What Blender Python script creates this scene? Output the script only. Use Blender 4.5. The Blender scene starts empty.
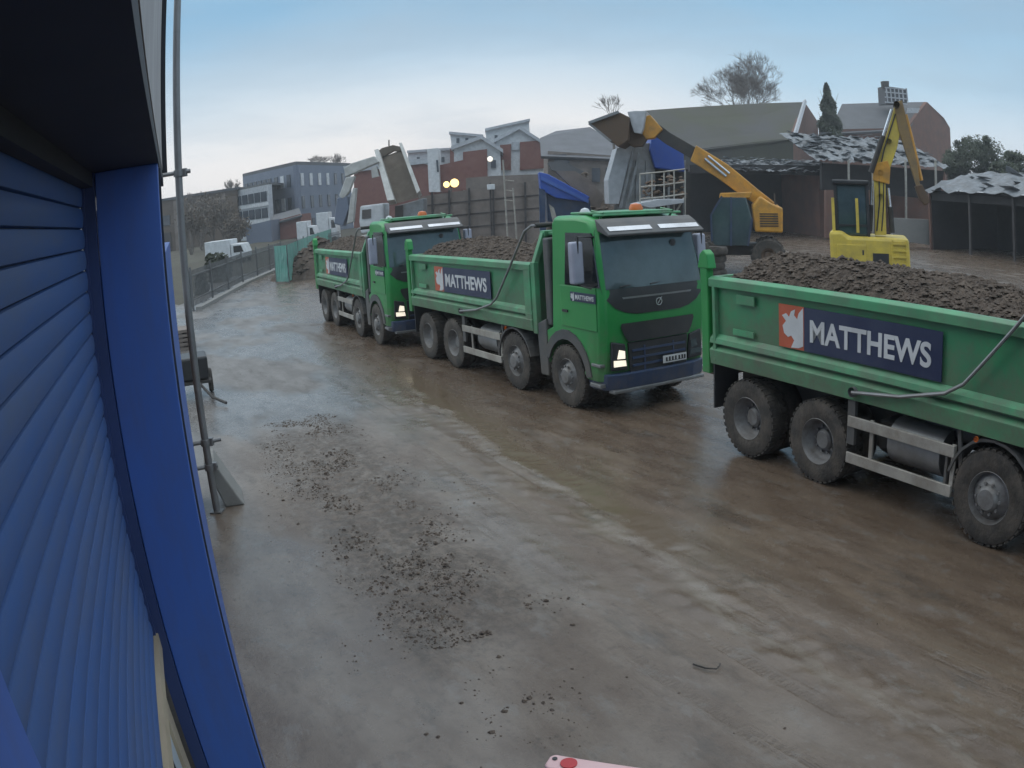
import bpy, bmesh, math, random
from mathutils import Vector, Matrix, noise
R = math.radians
random.seed(7)
scene = bpy.context.scene
col = scene.collection

# ------------------------------------------------------------------ camera (a wide CCTV lens)
CAM_H, PITCH, ROLL = 3.5298, 0.22099, -0.06213
FPX, FK3, FK4 = 851.0, 0.19066, -0.04449
fw = Vector((0, math.cos(PITCH), -math.sin(PITCH))); up0 = Vector((0, math.sin(PITCH), math.cos(PITCH)))
rt = Vector((1, 0, 0)) * math.cos(ROLL) + up0 * math.sin(ROLL)
up = -Vector((1, 0, 0)) * math.sin(ROLL) + up0 * math.cos(ROLL)
cd = bpy.data.cameras.new('cctv_camera'); cam = bpy.data.objects.new('cctv_camera', cd); col.objects.link(cam)
M = Matrix((rt, up, -fw)).transposed().to_4x4(); M.translation = (0, 0, CAM_H); cam.matrix_world = M
cd.type = 'PANO'; cd.panorama_type = 'FISHEYE_LENS_POLYNOMIAL'
cd.sensor_fit = 'HORIZONTAL'; cd.sensor_width = 36; cd.fisheye_fov = R(170)
fm = FPX * 36 / 1024
cd.fisheye_polynomial_k0 = 0; cd.fisheye_polynomial_k1 = -1 / fm; cd.fisheye_polynomial_k2 = 0
cd.fisheye_polynomial_k3 = -FK3 / fm ** 3; cd.fisheye_polynomial_k4 = -FK4 / fm ** 4
cd.clip_start = 0.05; cd.clip_end = 5000
scene.camera = cam

def at(px, py, Y):
    "a point at forward distance Y seen at a place of the photograph; every thing gets its own real distance and depth"
    dx = (px - 512); dy = -(py - 384); r = math.hypot(dx, dy) / FPX
    th = r * (1 + FK3 * r * r + FK4 * r ** 3); ph = math.atan2(dy, dx)
    d = fw * math.cos(th) + (rt * math.cos(ph) + up * math.sin(ph)) * math.sin(th)
    t = Y / d.y
    return Vector((d.x * t, Y, CAM_H + d.z * t))

# ------------------------------------------------------------------ world, sun, exposure
world = bpy.data.worlds.new('World'); scene.world = world; world.use_nodes = True
wn, wl = world.node_tree.nodes, world.node_tree.links
wn.clear()
SUN_EL, SUN_AZ = 32, -60      # low, ahead of the camera behind the cloud
out = wn.new('ShaderNodeOutputWorld'); bg = wn.new('ShaderNodeBackground'); bg.inputs[1].default_value = 0.1
sky = wn.new('ShaderNodeTexSky'); sky.sky_type = 'NISHITA'; sky.sun_disc = False
sky.sun_elevation = R(SUN_EL); sky.sun_rotation = R(SUN_AZ); sky.air_density = 1.2; sky.dust_density = 1.5
tc = wn.new('ShaderNodeTexCoord'); sx = wn.new('ShaderNodeSeparateXYZ'); wl.new(tc.outputs['Generated'], sx.inputs[0])
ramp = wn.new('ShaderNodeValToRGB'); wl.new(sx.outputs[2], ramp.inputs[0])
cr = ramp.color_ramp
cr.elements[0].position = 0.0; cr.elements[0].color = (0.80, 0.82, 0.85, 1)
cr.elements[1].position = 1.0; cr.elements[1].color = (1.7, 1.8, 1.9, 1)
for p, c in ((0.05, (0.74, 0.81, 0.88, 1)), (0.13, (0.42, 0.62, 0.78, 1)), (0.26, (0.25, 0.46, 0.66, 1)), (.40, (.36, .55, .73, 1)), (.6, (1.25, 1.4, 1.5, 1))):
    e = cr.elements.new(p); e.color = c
mp = wn.new('ShaderNodeMapping'); mp.inputs['Scale'].default_value = (1.2, 1.2, 4); wl.new(tc.outputs['Generated'], mp.inputs[0])
nz = wn.new('ShaderNodeTexNoise'); nz.inputs['Scale'].default_value = 1.6; nz.inputs['Detail'].default_value = 5; wl.new(mp.outputs[0], nz.inputs[0])
cm = wn.new('ShaderNodeMapRange'); cm.inputs[1].default_value = .42; cm.inputs[2].default_value = .72; cm.inputs[4].default_value = .22
wl.new(nz.outputs[0], cm.inputs[0])
cloud = wn.new('ShaderNodeMix'); cloud.data_type = 'RGBA'; cloud.inputs[7].default_value = (0.60, 0.70, 0.77, 1)
gd = wn.new('ShaderNodeVectorMath'); gd.operation = 'DOT_PRODUCT'; gv = Vector((-.13, .99, .06)).normalized(); gd.inputs[1].default_value = gv
wl.new(tc.outputs['Generated'], gd.inputs[0]); gm_ = wn.new('ShaderNodeMapRange'); gm_.inputs[1].default_value = .86; gm_.inputs[2].default_value = 1.0; gm_.inputs[4].default_value = 1.0; gm_.interpolation_type = 'SMOOTHSTEP'
wl.new(gd.outputs['Value'], gm_.inputs[0]); glow = wn.new('ShaderNodeMix'); glow.data_type = 'RGBA'; glow.inputs[7].default_value = (.96, .91, .88, 1)
gz = wn.new('ShaderNodeMapRange'); gz.interpolation_type = 'SMOOTHSTEP'; gz.inputs[1].default_value = .24; gz.inputs[2].default_value = .03; wl.new(sx.outputs[2], gz.inputs[0])
gmul = wn.new('ShaderNodeMath'); gmul.operation = 'MULTIPLY'; wl.new(gm_.outputs[0], gmul.inputs[0]); wl.new(gz.outputs[0], gmul.inputs[1]); wl.new(gmul.outputs[0], glow.inputs[0]); wl.new(ramp.outputs[0], glow.inputs[6])
mp2 = wn.new('ShaderNodeMapping'); mp2.inputs['Scale'].default_value = (1.0, 1.0, 5); mp2.inputs['Rotation'].default_value = (0, R(7), 0); mp2.inputs['Location'].default_value = (.7, .2, .4); wl.new(tc.outputs['Generated'], mp2.inputs[0])
nz2 = wn.new('ShaderNodeTexNoise'); nz2.inputs['Scale'].default_value = 2.3; nz2.inputs['Detail'].default_value = 6; nz2.inputs['Roughness'].default_value = .55; wl.new(mp2.outputs[0], nz2.inputs[0])
cm2 = wn.new('ShaderNodeMapRange'); cm2.inputs[1].default_value = .48; cm2.inputs[2].default_value = .70; cm2.inputs[4].default_value = .5; wl.new(nz2.outputs[0], cm2.inputs[0])
bank = wn.new('ShaderNodeMix'); bank.data_type = 'RGBA'; bank.inputs[7].default_value = (.33, .45, .57, 1); wl.new(cm2.outputs[0], bank.inputs[0]); wl.new(glow.outputs[2], bank.inputs[6])
wl.new(cm.outputs[0], cloud.inputs[0]); wl.new(bank.outputs[2], cloud.inputs[6])
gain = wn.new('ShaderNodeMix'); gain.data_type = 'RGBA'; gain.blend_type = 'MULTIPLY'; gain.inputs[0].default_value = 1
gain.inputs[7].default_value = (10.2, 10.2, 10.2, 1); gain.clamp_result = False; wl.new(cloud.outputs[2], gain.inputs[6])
mixs = wn.new('ShaderNodeMix'); mixs.data_type = 'RGBA'; mixs.inputs[0].default_value = .03
wl.new(gain.outputs[2], mixs.inputs[6]); wl.new(sky.outputs[0], mixs.inputs[7])
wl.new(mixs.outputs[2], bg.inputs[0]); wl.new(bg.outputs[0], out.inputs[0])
sd = bpy.data.lights.new('sun', 'SUN'); sd.energy = 0.5; sd.angle = R(40); sd.color = (1, .95, .88)
so = bpy.data.objects.new('sun', sd); col.objects.link(so)
so.rotation_euler = Vector((math.sin(R(SUN_AZ)) * math.cos(R(SUN_EL)), math.cos(R(SUN_AZ)) * math.cos(R(SUN_EL)), math.sin(R(SUN_EL)))).to_track_quat('Z', 'Y').to_euler()
scene.view_settings.view_transform = 'Standard'; scene.view_settings.look = 'None'
scene.view_settings.exposure = 0.10; scene.view_settings.gamma = 1.0
scene.cycles.use_denoising = True
scene.cycles.max_bounces = 6; scene.cycles.sample_clamp_indirect = 4

# ------------------------------------------------------------------ materials
def new_mat(name):
    m = bpy.data.materials.new(name); m.use_nodes = True
    return m, m.node_tree.nodes, m.node_tree.links, m.node_tree.nodes['Principled BSDF']

def mat(name, c, rough=.6, metal=0, splash=None, c2=None, scale=3.0, bump=0.0, bscale=None, dirt=None, dirt_amt=.5, dscale=2.0, emit=None, spec=.5, stretch=None):
    "a base colour broken up by noise, an optional second layer of dirt patches, optional bump"
    m, n, l, b = new_mat(name)
    b.inputs['Roughness'].default_value = rough; b.inputs['Metallic'].default_value = metal
    b.inputs['Specular IOR Level'].default_value = spec
    t = n.new('ShaderNodeTexCoord'); mpn = n.new('ShaderNodeMapping'); l.new(t.outputs['Object'], mpn.inputs[0])
    if stretch: mpn.inputs['Scale'].default_value = stretch
    c2 = c2 or tuple(x * .72 for x in c)
    nt = n.new('ShaderNodeTexNoise'); nt.inputs['Scale'].default_value = scale; nt.inputs['Detail'].default_value = 6
    l.new(mpn.outputs[0], nt.inputs[0])
    r = n.new('ShaderNodeValToRGB'); r.color_ramp.elements[0].position = .3; r.color_ramp.elements[1].position = .7
    r.color_ramp.elements[0].color = (*c2, 1); r.color_ramp.elements[1].color = (*c, 1); l.new(nt.outputs[0], r.inputs[0])
    src = r.outputs[0]
    if dirt:
        n2 = n.new('ShaderNodeTexNoise'); n2.inputs['Scale'].default_value = dscale; n2.inputs['Detail'].default_value = 8; n2.inputs['Roughness'].default_value = .7
        l.new(mpn.outputs[0], n2.inputs[0])
        mr = n.new('ShaderNodeMapRange'); mr.inputs[1].default_value = .42; mr.inputs[2].default_value = .68; mr.inputs[4].default_value = dirt_amt
        l.new(n2.outputs[0], mr.inputs[0])
        mx = n.new('ShaderNodeMix'); mx.data_type = 'RGBA'; l.new(mr.outputs[0], mx.inputs[0]); l.new(src, mx.inputs[6]); mx.inputs[7].default_value = (*dirt, 1)
        src = mx.outputs[2]
    if splash:
        sp_ = n.new('ShaderNodeSeparateXYZ'); l.new(t.outputs['Object'], sp_.inputs[0])
        n4 = n.new('ShaderNodeTexNoise'); n4.inputs['Scale'].default_value = 5; n4.inputs['Detail'].default_value = 10; n4.inputs['Roughness'].default_value = .75; l.new(t.outputs['Object'], n4.inputs[0])
        ad = n.new('ShaderNodeMath'); ad.operation = 'MULTIPLY_ADD'; l.new(n4.outputs[0], ad.inputs[0]); ad.inputs[1].default_value = -2.6; l.new(sp_.outputs[2], ad.inputs[2])
        m4 = n.new('ShaderNodeMapRange'); m4.inputs[1].default_value = splash + .35 - 1.3; m4.inputs[2].default_value = splash - .35 - 1.3; m4.inputs[3].default_value = 0; m4.inputs[4].default_value = .46; l.new(ad.outputs[0], m4.inputs[0])
        x4 = n.new('ShaderNodeMix'); x4.data_type = 'RGBA'; l.new(m4.outputs[0], x4.inputs[0]); l.new(src, x4.inputs[6]); x4.inputs[7].default_value = (.135, .115, .09, 1); src = x4.outputs[2]
        r4 = n.new('ShaderNodeMapRange'); r4.inputs[3].default_value = rough; r4.inputs[4].default_value = .85; l.new(m4.outputs[0], r4.inputs[0]); l.new(r4.outputs[0], b.inputs['Roughness'])
    l.new(src, b.inputs['Base Color'])
    if bump:
        n3 = n.new('ShaderNodeTexNoise'); n3.inputs['Scale'].default_value = bscale or scale * 4; n3.inputs['Detail'].default_value = 5
        l.new(mpn.outputs[0], n3.inputs[0])
        bp = n.new('ShaderNodeBump'); bp.inputs['Strength'].default_value = bump; bp.inputs['Distance'].default_value = .03
        l.new(n3.outputs[0], bp.inputs['Height']); l.new(bp.outputs[0], b.inputs['Normal'])
    if emit:
        b.inputs['Emission Color'].default_value = (*emit[0], 1); b.inputs['Emission Strength'].default_value = emit[1]
    return m

MUD = (.085, .068, .052)
K = dict(
 green=mat('green_paint', (.034, .245, .098), .42, splash=1.75, c2=(.038, .19, .092), scale=1.5, dirt=(.075, .085, .055), dirt_amt=.55, dscale=1.4),
 cabgreen=mat('bright_green_paint', (.018, .285, .062), .32, splash=.95, c2=(.018, .19, .05), scale=1.2, dirt=(.05, .10, .04), dirt_amt=.25, dscale=1.2),
 railgreen=mat('dusty_green_paint', (.072, .33, .155), .5, splash=1.5, c2=(.05, .20, .10), scale=2, dirt=(.12, .13, .10), dirt_amt=.6, dscale=2.2),
 navy=mat('navy_vinyl', (.018, .030, .085), .4, scale=2, dirt=(.06, .07, .08), dirt_amt=.3),
 orange=mat('orange_vinyl', (.50, .10, .045), .5, dirt=(.3, .15, .1), dirt_amt=.4),
 white=mat('white_vinyl', (.62, .64, .66), .5, dirt=(.35, .36, .36), dirt_amt=.4, dscale=6),
 black=mat('black_plastic', (.022, .024, .028), .45, dirt=(.06, .055, .05), dirt_amt=.4),
 dark=mat('dark_chassis', (.035, .033, .032), .7, dirt=(.06, .05, .042), dirt_amt=.6),
 grey=mat('dark_grey_plastic', (.075, .08, .085), .55, splash=.7, dirt=(.12, .105, .09), dirt_amt=.5),
 bluebump=mat('dark_blue_plastic', (.03, .055, .12), .4, splash=.3, dirt=(.08, .075, .07), dirt_amt=.4),
 glass=mat('windscreen_glass', (.045, .075, .085), .08, c2=(.03, .05, .055), scale=1.2, spec=.8, dirt=(.10, .14, .15), dirt_amt=.5, dscale=1),
 sideglass=mat('side_glass', (.012, .016, .02), .08, spec=.8),
 tyre=mat('tyre_rubber', (.040, .037, .035), .85, c2=(.035, .031, .027), scale=5, dirt=(.12, .10, .08), dirt_amt=.75, dscale=3.5, bump=.4, bscale=20),
 rim=mat('muddy_rim', (.24, .24, .24), .55, .3, dirt=(.10, .085, .07), dirt_amt=.8, dscale=5),
 rail=mat('galvanised_rail', (.42, .40, .36), .5, .3, dirt=(.18, .15, .12), dirt_amt=.6, dscale=4),
 soil=mat('dark_soil', (.095, .072, .056), .95, c2=(.042, .032, .026), scale=7, bump=.9, bscale=22, dirt=(.15, .12, .095), dirt_amt=.5, dscale=5),
 clod=mat('soil_clod', (.105, .080, .062), .95, c2=(.065, .050, .040), scale=9, bump=.6),
 yellow=mat('yellow_paint', (.62, .47, .07), .5, c2=(.50, .38, .06), scale=1.5, dirt=(.25, .19, .07), dirt_amt=.55, dscale=2.5),
 amber=mat('ochre_paint', (.60, .30, .03), .45, c2=(.48, .22, .03), scale=2, dirt=(.16, .11, .05), dirt_amt=.6, dscale=2.5),
 steel=mat('worn_steel', (.28, .29, .30), .45, .6, dirt=(.12, .10, .08), dirt_amt=.5),
 chrome=mat('chrome', (.6, .62, .65), .2, .9),
 rust=mat('rusty_steel', (.12, .075, .045), .8, dirt=(.05, .04, .035), dirt_amt=.6, dscale=3),
 brick=mat('red_brick', (.22, .085, .065), .9, c2=(.15, .06, .05), scale=2, dirt=(.10, .08, .075), dirt_amt=.4),
 oldbrick=mat('sooty_brick', (.19, .088, .062), .9, c2=(.12, .066, .052), scale=1, dirt=(.08, .075, .07), dirt_amt=.5),
 slate=mat('slate_roof', (.11, .115, .13), .7, scale=.8, dirt=(.075, .08, .085), dirt_amt=.5, dscale=.6),
 mossroof=mat('mossy_sheet_roof', (.070, .068, .052), .9, spec=.2, c2=(.075, .075, .078), scale=.12, dirt=(.065, .07, .045), dirt_amt=.7, dscale=.25, stretch=(1, 1, .3)),
 greyroof=mat('dark_grey_roof', (.10, .105, .115), .8, scale=.5, dirt=(.07, .07, .07)),
 render=mat('white_render', (.62, .64, .66), .7, dirt=(.45, .46, .48), dirt_amt=.5),
 palegrey=mat('pale_grey_cladding', (.42, .44, .47), .6),
 office=mat('grey_blue_cladding', (.14, .165, .22), .6, c2=(.115, .14, .19), scale=.4),
 officewin=mat('dark_window_glass', (.05, .065, .085), .2),
 hoard=mat('timber_hoarding', (.21, .175, .155), .85, c2=(.165, .14, .125), scale=.7, dirt=(.10, .085, .075), dirt_amt=.6, dscale=1.2),
 post=mat('dark_post', (.05, .045, .045), .7),
 conc=mat('weathered_concrete', (.26, .26, .25), .85, scale=2, dirt=(.13, .12, .11), dirt_amt=.6, bump=.3),
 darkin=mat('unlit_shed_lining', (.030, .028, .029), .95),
 debris=mat('crumpled_sheet_metal', (.22, .24, .26), .8, .0, c2=(.13, .14, .15), scale=2.2, dirt=(.12, .115, .11), dirt_amt=.6, dscale=1.2, bump=.8, bscale=4),
 bluep=mat('royal_blue_paint', (.025, .085, .42), .4, c2=(.02, .07, .33), scale=2, dirt=(.05, .07, .15), dirt_amt=.5),
 shutter=mat('blue_shutter_paint', (.050, .110, .29), .6, spec=.25, c2=(.042, .092, .245), scale=1.5, dirt=(.095, .105, .13), dirt_amt=.5, dscale=3, stretch=(1, .35, 1.6)),
 jamb=mat('bright_blue_steel', (.044, .118, .42), .5, c2=(.038, .104, .36), scale=1, dirt=(.06, .09, .22), dirt_amt=.5, dscale=4, stretch=(3, 3, .6)),
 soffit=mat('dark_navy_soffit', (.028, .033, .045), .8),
 cladding=mat('grey_wall_cladding', (.34, .33, .34), .7, scale=3, dirt=(.2, .19, .19), dirt_amt=.5),
 cream=mat('cream_timber', (.42, .35, .25), .7),
 panel=mat('pale_door_panel', (.42, .47, .50), .5),
 mesh=mat('green_debris_netting', (.10, .34, .27), .7, c2=(.12, .28, .24), scale=1.2, dirt=(.18, .30, .28), dirt_amt=.7, dscale=1.5),
 leaf=mat('dark_leaf', (.052, .066, .038), .8, c2=(.034, .045, .027), scale=.8),
 leaf2=mat('olive_leaf', (.050, .058, .028), .8, c2=(.03, .036, .02), scale=.8),
 autumn=mat('autumn_leaf', (.135, .105, .075), .85, c2=(.085, .070, .052), scale=.3),
 bark=mat('grey_bark', (.16, .14, .125), .9),
 pinkpl=mat('faded_barrier_plastic', (.72, .50, .50), .5, c2=(.62, .40, .40), scale=4),
 red=mat('red_plastic', (.55, .02, .03), .4),
 lamp=mat('lit_floodlight', (1, .8, .4), .4, emit=((1, .66, .22), 2.2)),
 headl=mat('lit_headlight', (1, .95, .85), .3, emit=((1, .88, .66), .75)),
 whitelamp=mat('lit_white_lamp', (1, 1, .9), .4, emit=((1, .90, .75), 1.0)),
 beacon=mat('orange_beacon_plastic', (.65, .16, .03), .3),
 fencegrey=mat('dull_galvanised', (.13, .135, .14), .7, dirt=(.08, .075, .07), dirt_amt=.5),
 olddip=mat('faded_ochre_paint', (.28, .18, .07), .6, dirt=(.12, .085, .055), dirt_amt=.8, dscale=3),
 tub=mat('cream_tipper_paint', (.50, .50, .48), .6, dirt=(.28, .27, .25), dirt_amt=.5),
 tubin=mat('worn_tub_lining', (.15, .125, .10), .8, dirt=(.09, .075, .06), dirt_amt=.5),
 pipe=mat('galvanised_tube', (.26, .265, .275), .45, .5, dirt=(.12, .12, .12), dirt_amt=.5, dscale=6),
)

# ------------------------------------------------------------------ mesh helpers
class MB:
    def __init__(s): s.v, s.f = [], []
    def add(s, vs, fs):
        o = len(s.v); s.v += [Vector(v) for v in vs]; s.f += [[i + o for i in f] for f in fs]; return s
    def box(s, c, d, rot=None):
        c = Vector(c); h = Vector(d) / 2
        P = [Vector((x * h.x, y * h.y, z * h.z)) for x in (-1, 1) for y in (-1, 1) for z in (-1, 1)]
        if rot is not None: P = [rot @ q for q in P]
        return s.add([c + q for q in P], [(0, 1, 3, 2), (4, 6, 7, 5), (0, 4, 5, 1), (2, 3, 7, 6), (0, 2, 6, 4), (1, 5, 7, 3)])
    def ext(s, pts, vec):
        pts = [Vector(q) for q in pts]; vec = Vector(vec); n = len(pts)
        return s.add(pts + [q + vec for q in pts], [list(range(n)), list(range(2 * n - 1, n - 1, -1))] + [(i, n + i, n + (i + 1) % n, (i + 1) % n) for i in range(n)])
    def beam(s, a, b, w, h=None, side=(0, 1, 0)):
        a, b = Vector(a), Vector(b); d = b - a; L = d.length; d.normalize(); h = h or w
        sv = Vector(side); sv = sv - d * sv.dot(d)
        if sv.length < 1e-4: sv = Vector((1, 0, 0)) - d * d.x
        sv.normalize(); u = d.cross(sv)
        return s.box((a + b) / 2, (L, w, h), Matrix((d, sv, u)).transposed())
    def tube(s, path, r, n=8, r2=None):
        path = [Vector(q) for q in path]; rings = []; m = len(path); r2 = r if r2 is None else r2
        for i, q in enumerate(path):
            d = (path[min(i + 1, m - 1)] - path[max(i - 1, 0)]).normalized()
            a = d.orthogonal() if i == 0 else (a - d * a.dot(d))
            a.normalize(); b = d.cross(a); rr = r + (r2 - r) * i / max(1, m - 1)
            rings.append([q + a * math.cos(2 * math.pi * k / n) * rr + b * math.sin(2 * math.pi * k / n) * rr for k in range(n)])
        vs = [v for ring in rings for v in ring]
        fs = [(i * n + k, i * n + (k + 1) % n, (i + 1) * n + (k + 1) % n, (i + 1) * n + k) for i in range(m - 1) for k in range(n)]
        fs += [list(range(n))[::-1], list(range((m - 1) * n, m * n))]
        return s.add(vs, fs)
    def lathe(s, prof, c, ax='y', n=28):
        "prof = [(radius, offset along the axis)]"
        c = Vector(c); vs = []
        for (r, t) in prof:
            for k in range(n):
                a = 2 * math.pi * k / n; p, q = r * math.cos(a), r * math.sin(a)
                vs.append(c + (Vector((p, t, q)) if ax == 'y' else Vector((t, p, q)) if ax == 'x' else Vector((p, q, t))))
        fs = [(i * n + k, (i + 1) * n + k, (i + 1) * n + (k + 1) % n, i * n + (k + 1) % n) for i in range(len(prof) - 1) for k in range(n)]
        return s.add(vs, fs)
    def grid(s, rows):
        m = len(rows[0]); vs = [v for r in rows for v in r]
        return s.add(vs, [(i * m + j, i * m + j + 1, (i + 1) * m + j + 1, (i + 1) * m + j) for i in range(len(rows) - 1) for j in range(m - 1)])
    def build(s, name, mt, parent=None, world=False, smooth=False, bevel=0, loc=None):
        me = bpy.data.meshes.new(name); vs = s.v
        off = Vector((0, 0, 0))
        if parent is not None and world:
            q = parent
            while q is not None: off += q.location; q = q.parent
        elif parent is None and loc is None:
            xs = [v.x for v in vs]; ys = [v.y for v in vs]; zs = [v.z for v in vs]
            off = Vector(((min(xs) + max(xs)) / 2, (min(ys) + max(ys)) / 2, min(zs)))
        me.from_pydata([v - off for v in vs], [], s.f)
        me.materials.append(K[mt] if isinstance(mt, str) else mt)
        bm = bmesh.new(); bm.from_mesh(me); bmesh.ops.recalc_face_normals(bm, faces=bm.faces); bm.to_mesh(me); bm.free()
        o = bpy.data.objects.new(name, me); col.objects.link(o)
        if parent is not None: o.parent = parent
        else: o.location = off if loc is None else loc
        if smooth:
            for p in me.polygons: p.use_smooth = True
            try: me.set_sharp_from_angle(angle=R(40))
            except Exception: pass
        if bevel:
            b = o.modifiers.new('bevel', 'BEVEL'); b.width = bevel; b.segments = 2; b.limit_method = 'ANGLE'; b.angle_limit = R(35)
        return o

def tag(o, label=None, cat=None, group=None, kind=None):
    if label: o['label'] = label
    if cat: o['category'] = cat
    if group: o['group'] = group
    if kind: o['kind'] = kind
    return o
def thing(name, label, cat, loc=(0, 0, 0), rotz=0, group=None):
    o = bpy.data.objects.new(name, None); col.objects.link(o); o.location = loc; o.rotation_euler = (0, 0, rotz)
    o.empty_display_size = .3
    return tag(o, label, cat, group)
def ground_of(pts):
    return (sum(p.x for p in pts) / len(pts), sum(p.y for p in pts) / len(pts), 0)
def copy_tree(o, parent=None):
    kids = list(o.children); c = o.copy(); col.objects.link(c); c.parent = parent
    for k in kids: copy_tree(k, c)
    return c

def text_mesh(s, size, depth, width=None, bold=.0):
    cu = bpy.data.curves.new('t', 'FONT'); cu.body = s; cu.size = size; cu.extrude = depth; cu.offset = bold; cu.align_x = 'LEFT'
    o = bpy.data.objects.new('t', cu); col.objects.link(o); dg = bpy.context.evaluated_depsgraph_get(); dg.update()
    me = bpy.data.meshes.new_from_object(o.evaluated_get(dg)); bpy.data.objects.remove(o); bpy.data.curves.remove(cu)
    xs = [v.co.x for v in me.vertices]
    k = (width / (max(xs) - min(xs))) if width else 1; x0 = min(xs)
    for v in me.vertices: v.co.x = (v.co.x - x0) * k
    return me

# ------------------------------------------------------------------ ground
SD = Vector((-.462, .887)); ND = Vector((.887, .462))      # along the line of lorries, and across it
def axis_coords(lo, f0, f1, hi, step):
    a = [f0 + i * step for i in range(int((f1 - f0) / step) + 1)]
    s, x = step, f0; left = []
    while x > lo: s *= 1.35; x -= s; left.append(x)
    s, x = step, a[-1]; right = []
    while x < hi: s *= 1.35; x += s; right.append(x)
    return left[::-1] + a + right
def smooth(a, b, x):
    t = max(0, min(1, (x - a) / (b - a))); return t * t * (3 - 2 * t)
def gheight(x, y):
    s = x * SD.x + y * SD.y; n = x * ND.x + y * ND.y
    if not (-2 < s < 45 and 0 < n < 13): return 0
    fade = smooth(45, 30, s)
    h = .012 * noise.noise(Vector((s * .35, n * 1.4, 0))) + .006 * noise.noise(Vector((s * 1.5, n * 4, 3)))
    # churned patch
    pn = n - 2.7 - .06 * (s - 9); w = .75 + .25 * noise.noise(Vector((s * .8, 0, 5)))
    pm = smooth(1.25 * w, .3 * w, abs(pn + .35 * noise.noise(Vector((s * 1.1, n, 9))))) * smooth(4.8, 6.4, s) * smooth(14.2, 12.3, s)
    h += pm * (.012 + .050 * abs(noise.noise(Vector((s * 5.5, n * 5.5, 1)))) + .026 * noise.noise(Vector((s * 11, n * 11, 2))))
    # tyre ruts
    for c0, a in ((4.35, .020), (4.75, .014), (3.75, .012), (5.75, .010)):
        d = n - c0 - .07 * (s - 6) - .12 * noise.noise(Vector((s * .5, c0, 0)))
        h += a * math.exp(-(d / .08) ** 2) * (.3 + 1.5 * noise.noise(Vector((s * 5 + n, c0 + n * 4, 4)))) * smooth(-1, 1, s)
        h -= a * .55 * math.exp(-((d - .24) / .13) ** 2) * (.5 + .9 * noise.noise(Vector((s * 9 + n * 3, n * 5, c0))))
    h += .010 * max(0, noise.noise(Vector((s * 2.2, n * 3.1, 8))) - .15)
    return h * fade - .012 * fade * smooth(5.2, 6.6, n - .04 * (s - 9))
xs = axis_coords(-700, -5.5, 6.0, 700, .045); ys = axis_coords(-60, 3.2, 16, 900, .045)
g = MB(); g.grid([[Vector((x, y, gheight(x, y))) for x in xs] for y in ys])

m, n, l, b = new_mat('wet_muddy_concrete')
t = n.new('ShaderNodeTexCoord'); mpn = n.new('ShaderNodeMapping'); l.new(t.outputs['Object'], mpn.inputs[0])
mpn.inputs['Rotation'].default_value = (0, 0, -math.atan2(SD.y, SD.x)); sep = n.new('ShaderNodeSeparateXYZ'); l.new(mpn.outputs[0], sep.inputs[0])
# in these coordinates X runs along the lorries and -Y across, away from the wall
def noise_n(scale, detail=6, rough=.6, stretch=(1, 1, 1)):
    mm = n.new('ShaderNodeMapping'); mm.inputs['Scale'].default_value = stretch; l.new(mpn.outputs[0], mm.inputs[0])
    q = n.new('ShaderNodeTexNoise'); q.inputs['Scale'].default_value = scale; q.inputs['Detail'].default_value = detail; q.inputs['Roughness'].default_value = rough
    l.new(mm.outputs[0], q.inputs[0]); return q.outputs[0]
def mth(op, a, b2=None, c2=None, clamp=False):
    q = n.new('ShaderNodeMath'); q.operation = op; q.use_clamp = clamp
    for i, v in enumerate((a, b2, c2)):
        if v is None: continue
        if isinstance(v, (int, float)): q.inputs[i].default_value = v
        else: l.new(v, q.inputs[i])
    return q.outputs[0]
def mrange(v, a, b2, c=0, d=1):
    q = n.new('ShaderNodeMapRange'); q.interpolation_type = 'SMOOTHSTEP'
    for i, z in ((1, a), (2, b2), (3, c), (4, d)): q.inputs[i].default_value = z
    l.new(v, q.inputs[0]); return q.outputs[0]
def mixc(f, a, b2):
    q = n.new('ShaderNodeMix'); q.data_type = 'RGBA'; l.new(f, q.inputs[0])
    for i, v in ((6, a), (7, b2)):
        if isinstance(v, tuple): q.inputs[i].default_value = (*v, 1)
        else: l.new(v, q.inputs[i])
    return q.outputs[2]
S = sep.outputs[0]; N = mth('MULTIPLY', sep.outputs[1], -1)
big = noise_n(.35, 4, .55, (.5, 1, 1)); med = noise_n(1.3, 7, .65, (.55, 1.2, 1)); fine = noise_n(9, 7, .7); streak = noise_n(2.0, 8, .68, (.38, 1.5, 1))
Nw = mth('ADD', N, mth('MULTIPLY', mth('SUBTRACT', med, .5), 1.6))
Nw = mth('SUBTRACT', Nw, mth('MULTIPLY', mth('SUBTRACT', S, 8), .10))
brown = mrange(Nw, 3.6, 5.0)
grey = mixc(mrange(med, .35, .65), (.108, .082, .064), (.160, .131, .106))
grey = mixc(mrange(fine, .50, .72, 0, .45), grey, (.050, .045, .040))
brn = mixc(mrange(streak, .35, .68), (.095, .068, .049), (.143, .107, .078))
grey = mixc(mth('MULTIPLY', mrange(S, 9, 17), .75), grey, mixc(mrange(med, .35, .65), (.105, .104, .103), (.165, .165, .166)))
colr = mixc(brown, grey, brn)
# soil in the churned patch
pd = mth('ABSOLUTE', mth('ADD', mth('SUBTRACT', mth('SUBTRACT', N, 2.7), mth('MULTIPLY', mth('SUBTRACT', S, 9), .06)), mth('MULTIPLY', mth('SUBTRACT', med, .5), 1.5)))
pm = mth('MULTIPLY', mrange(pd, 1.15, .35), mth('MULTIPLY', mrange(S, 4.8, 6.2), mrange(S, 14.5, 12.5)))
pm2 = mth('MULTIPLY', pm, mrange(fine, .40, .58, .25, 1))
colr = mixc(mth('MULTIPLY', pm2, .8), colr, (.062, .050, .040))
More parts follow.
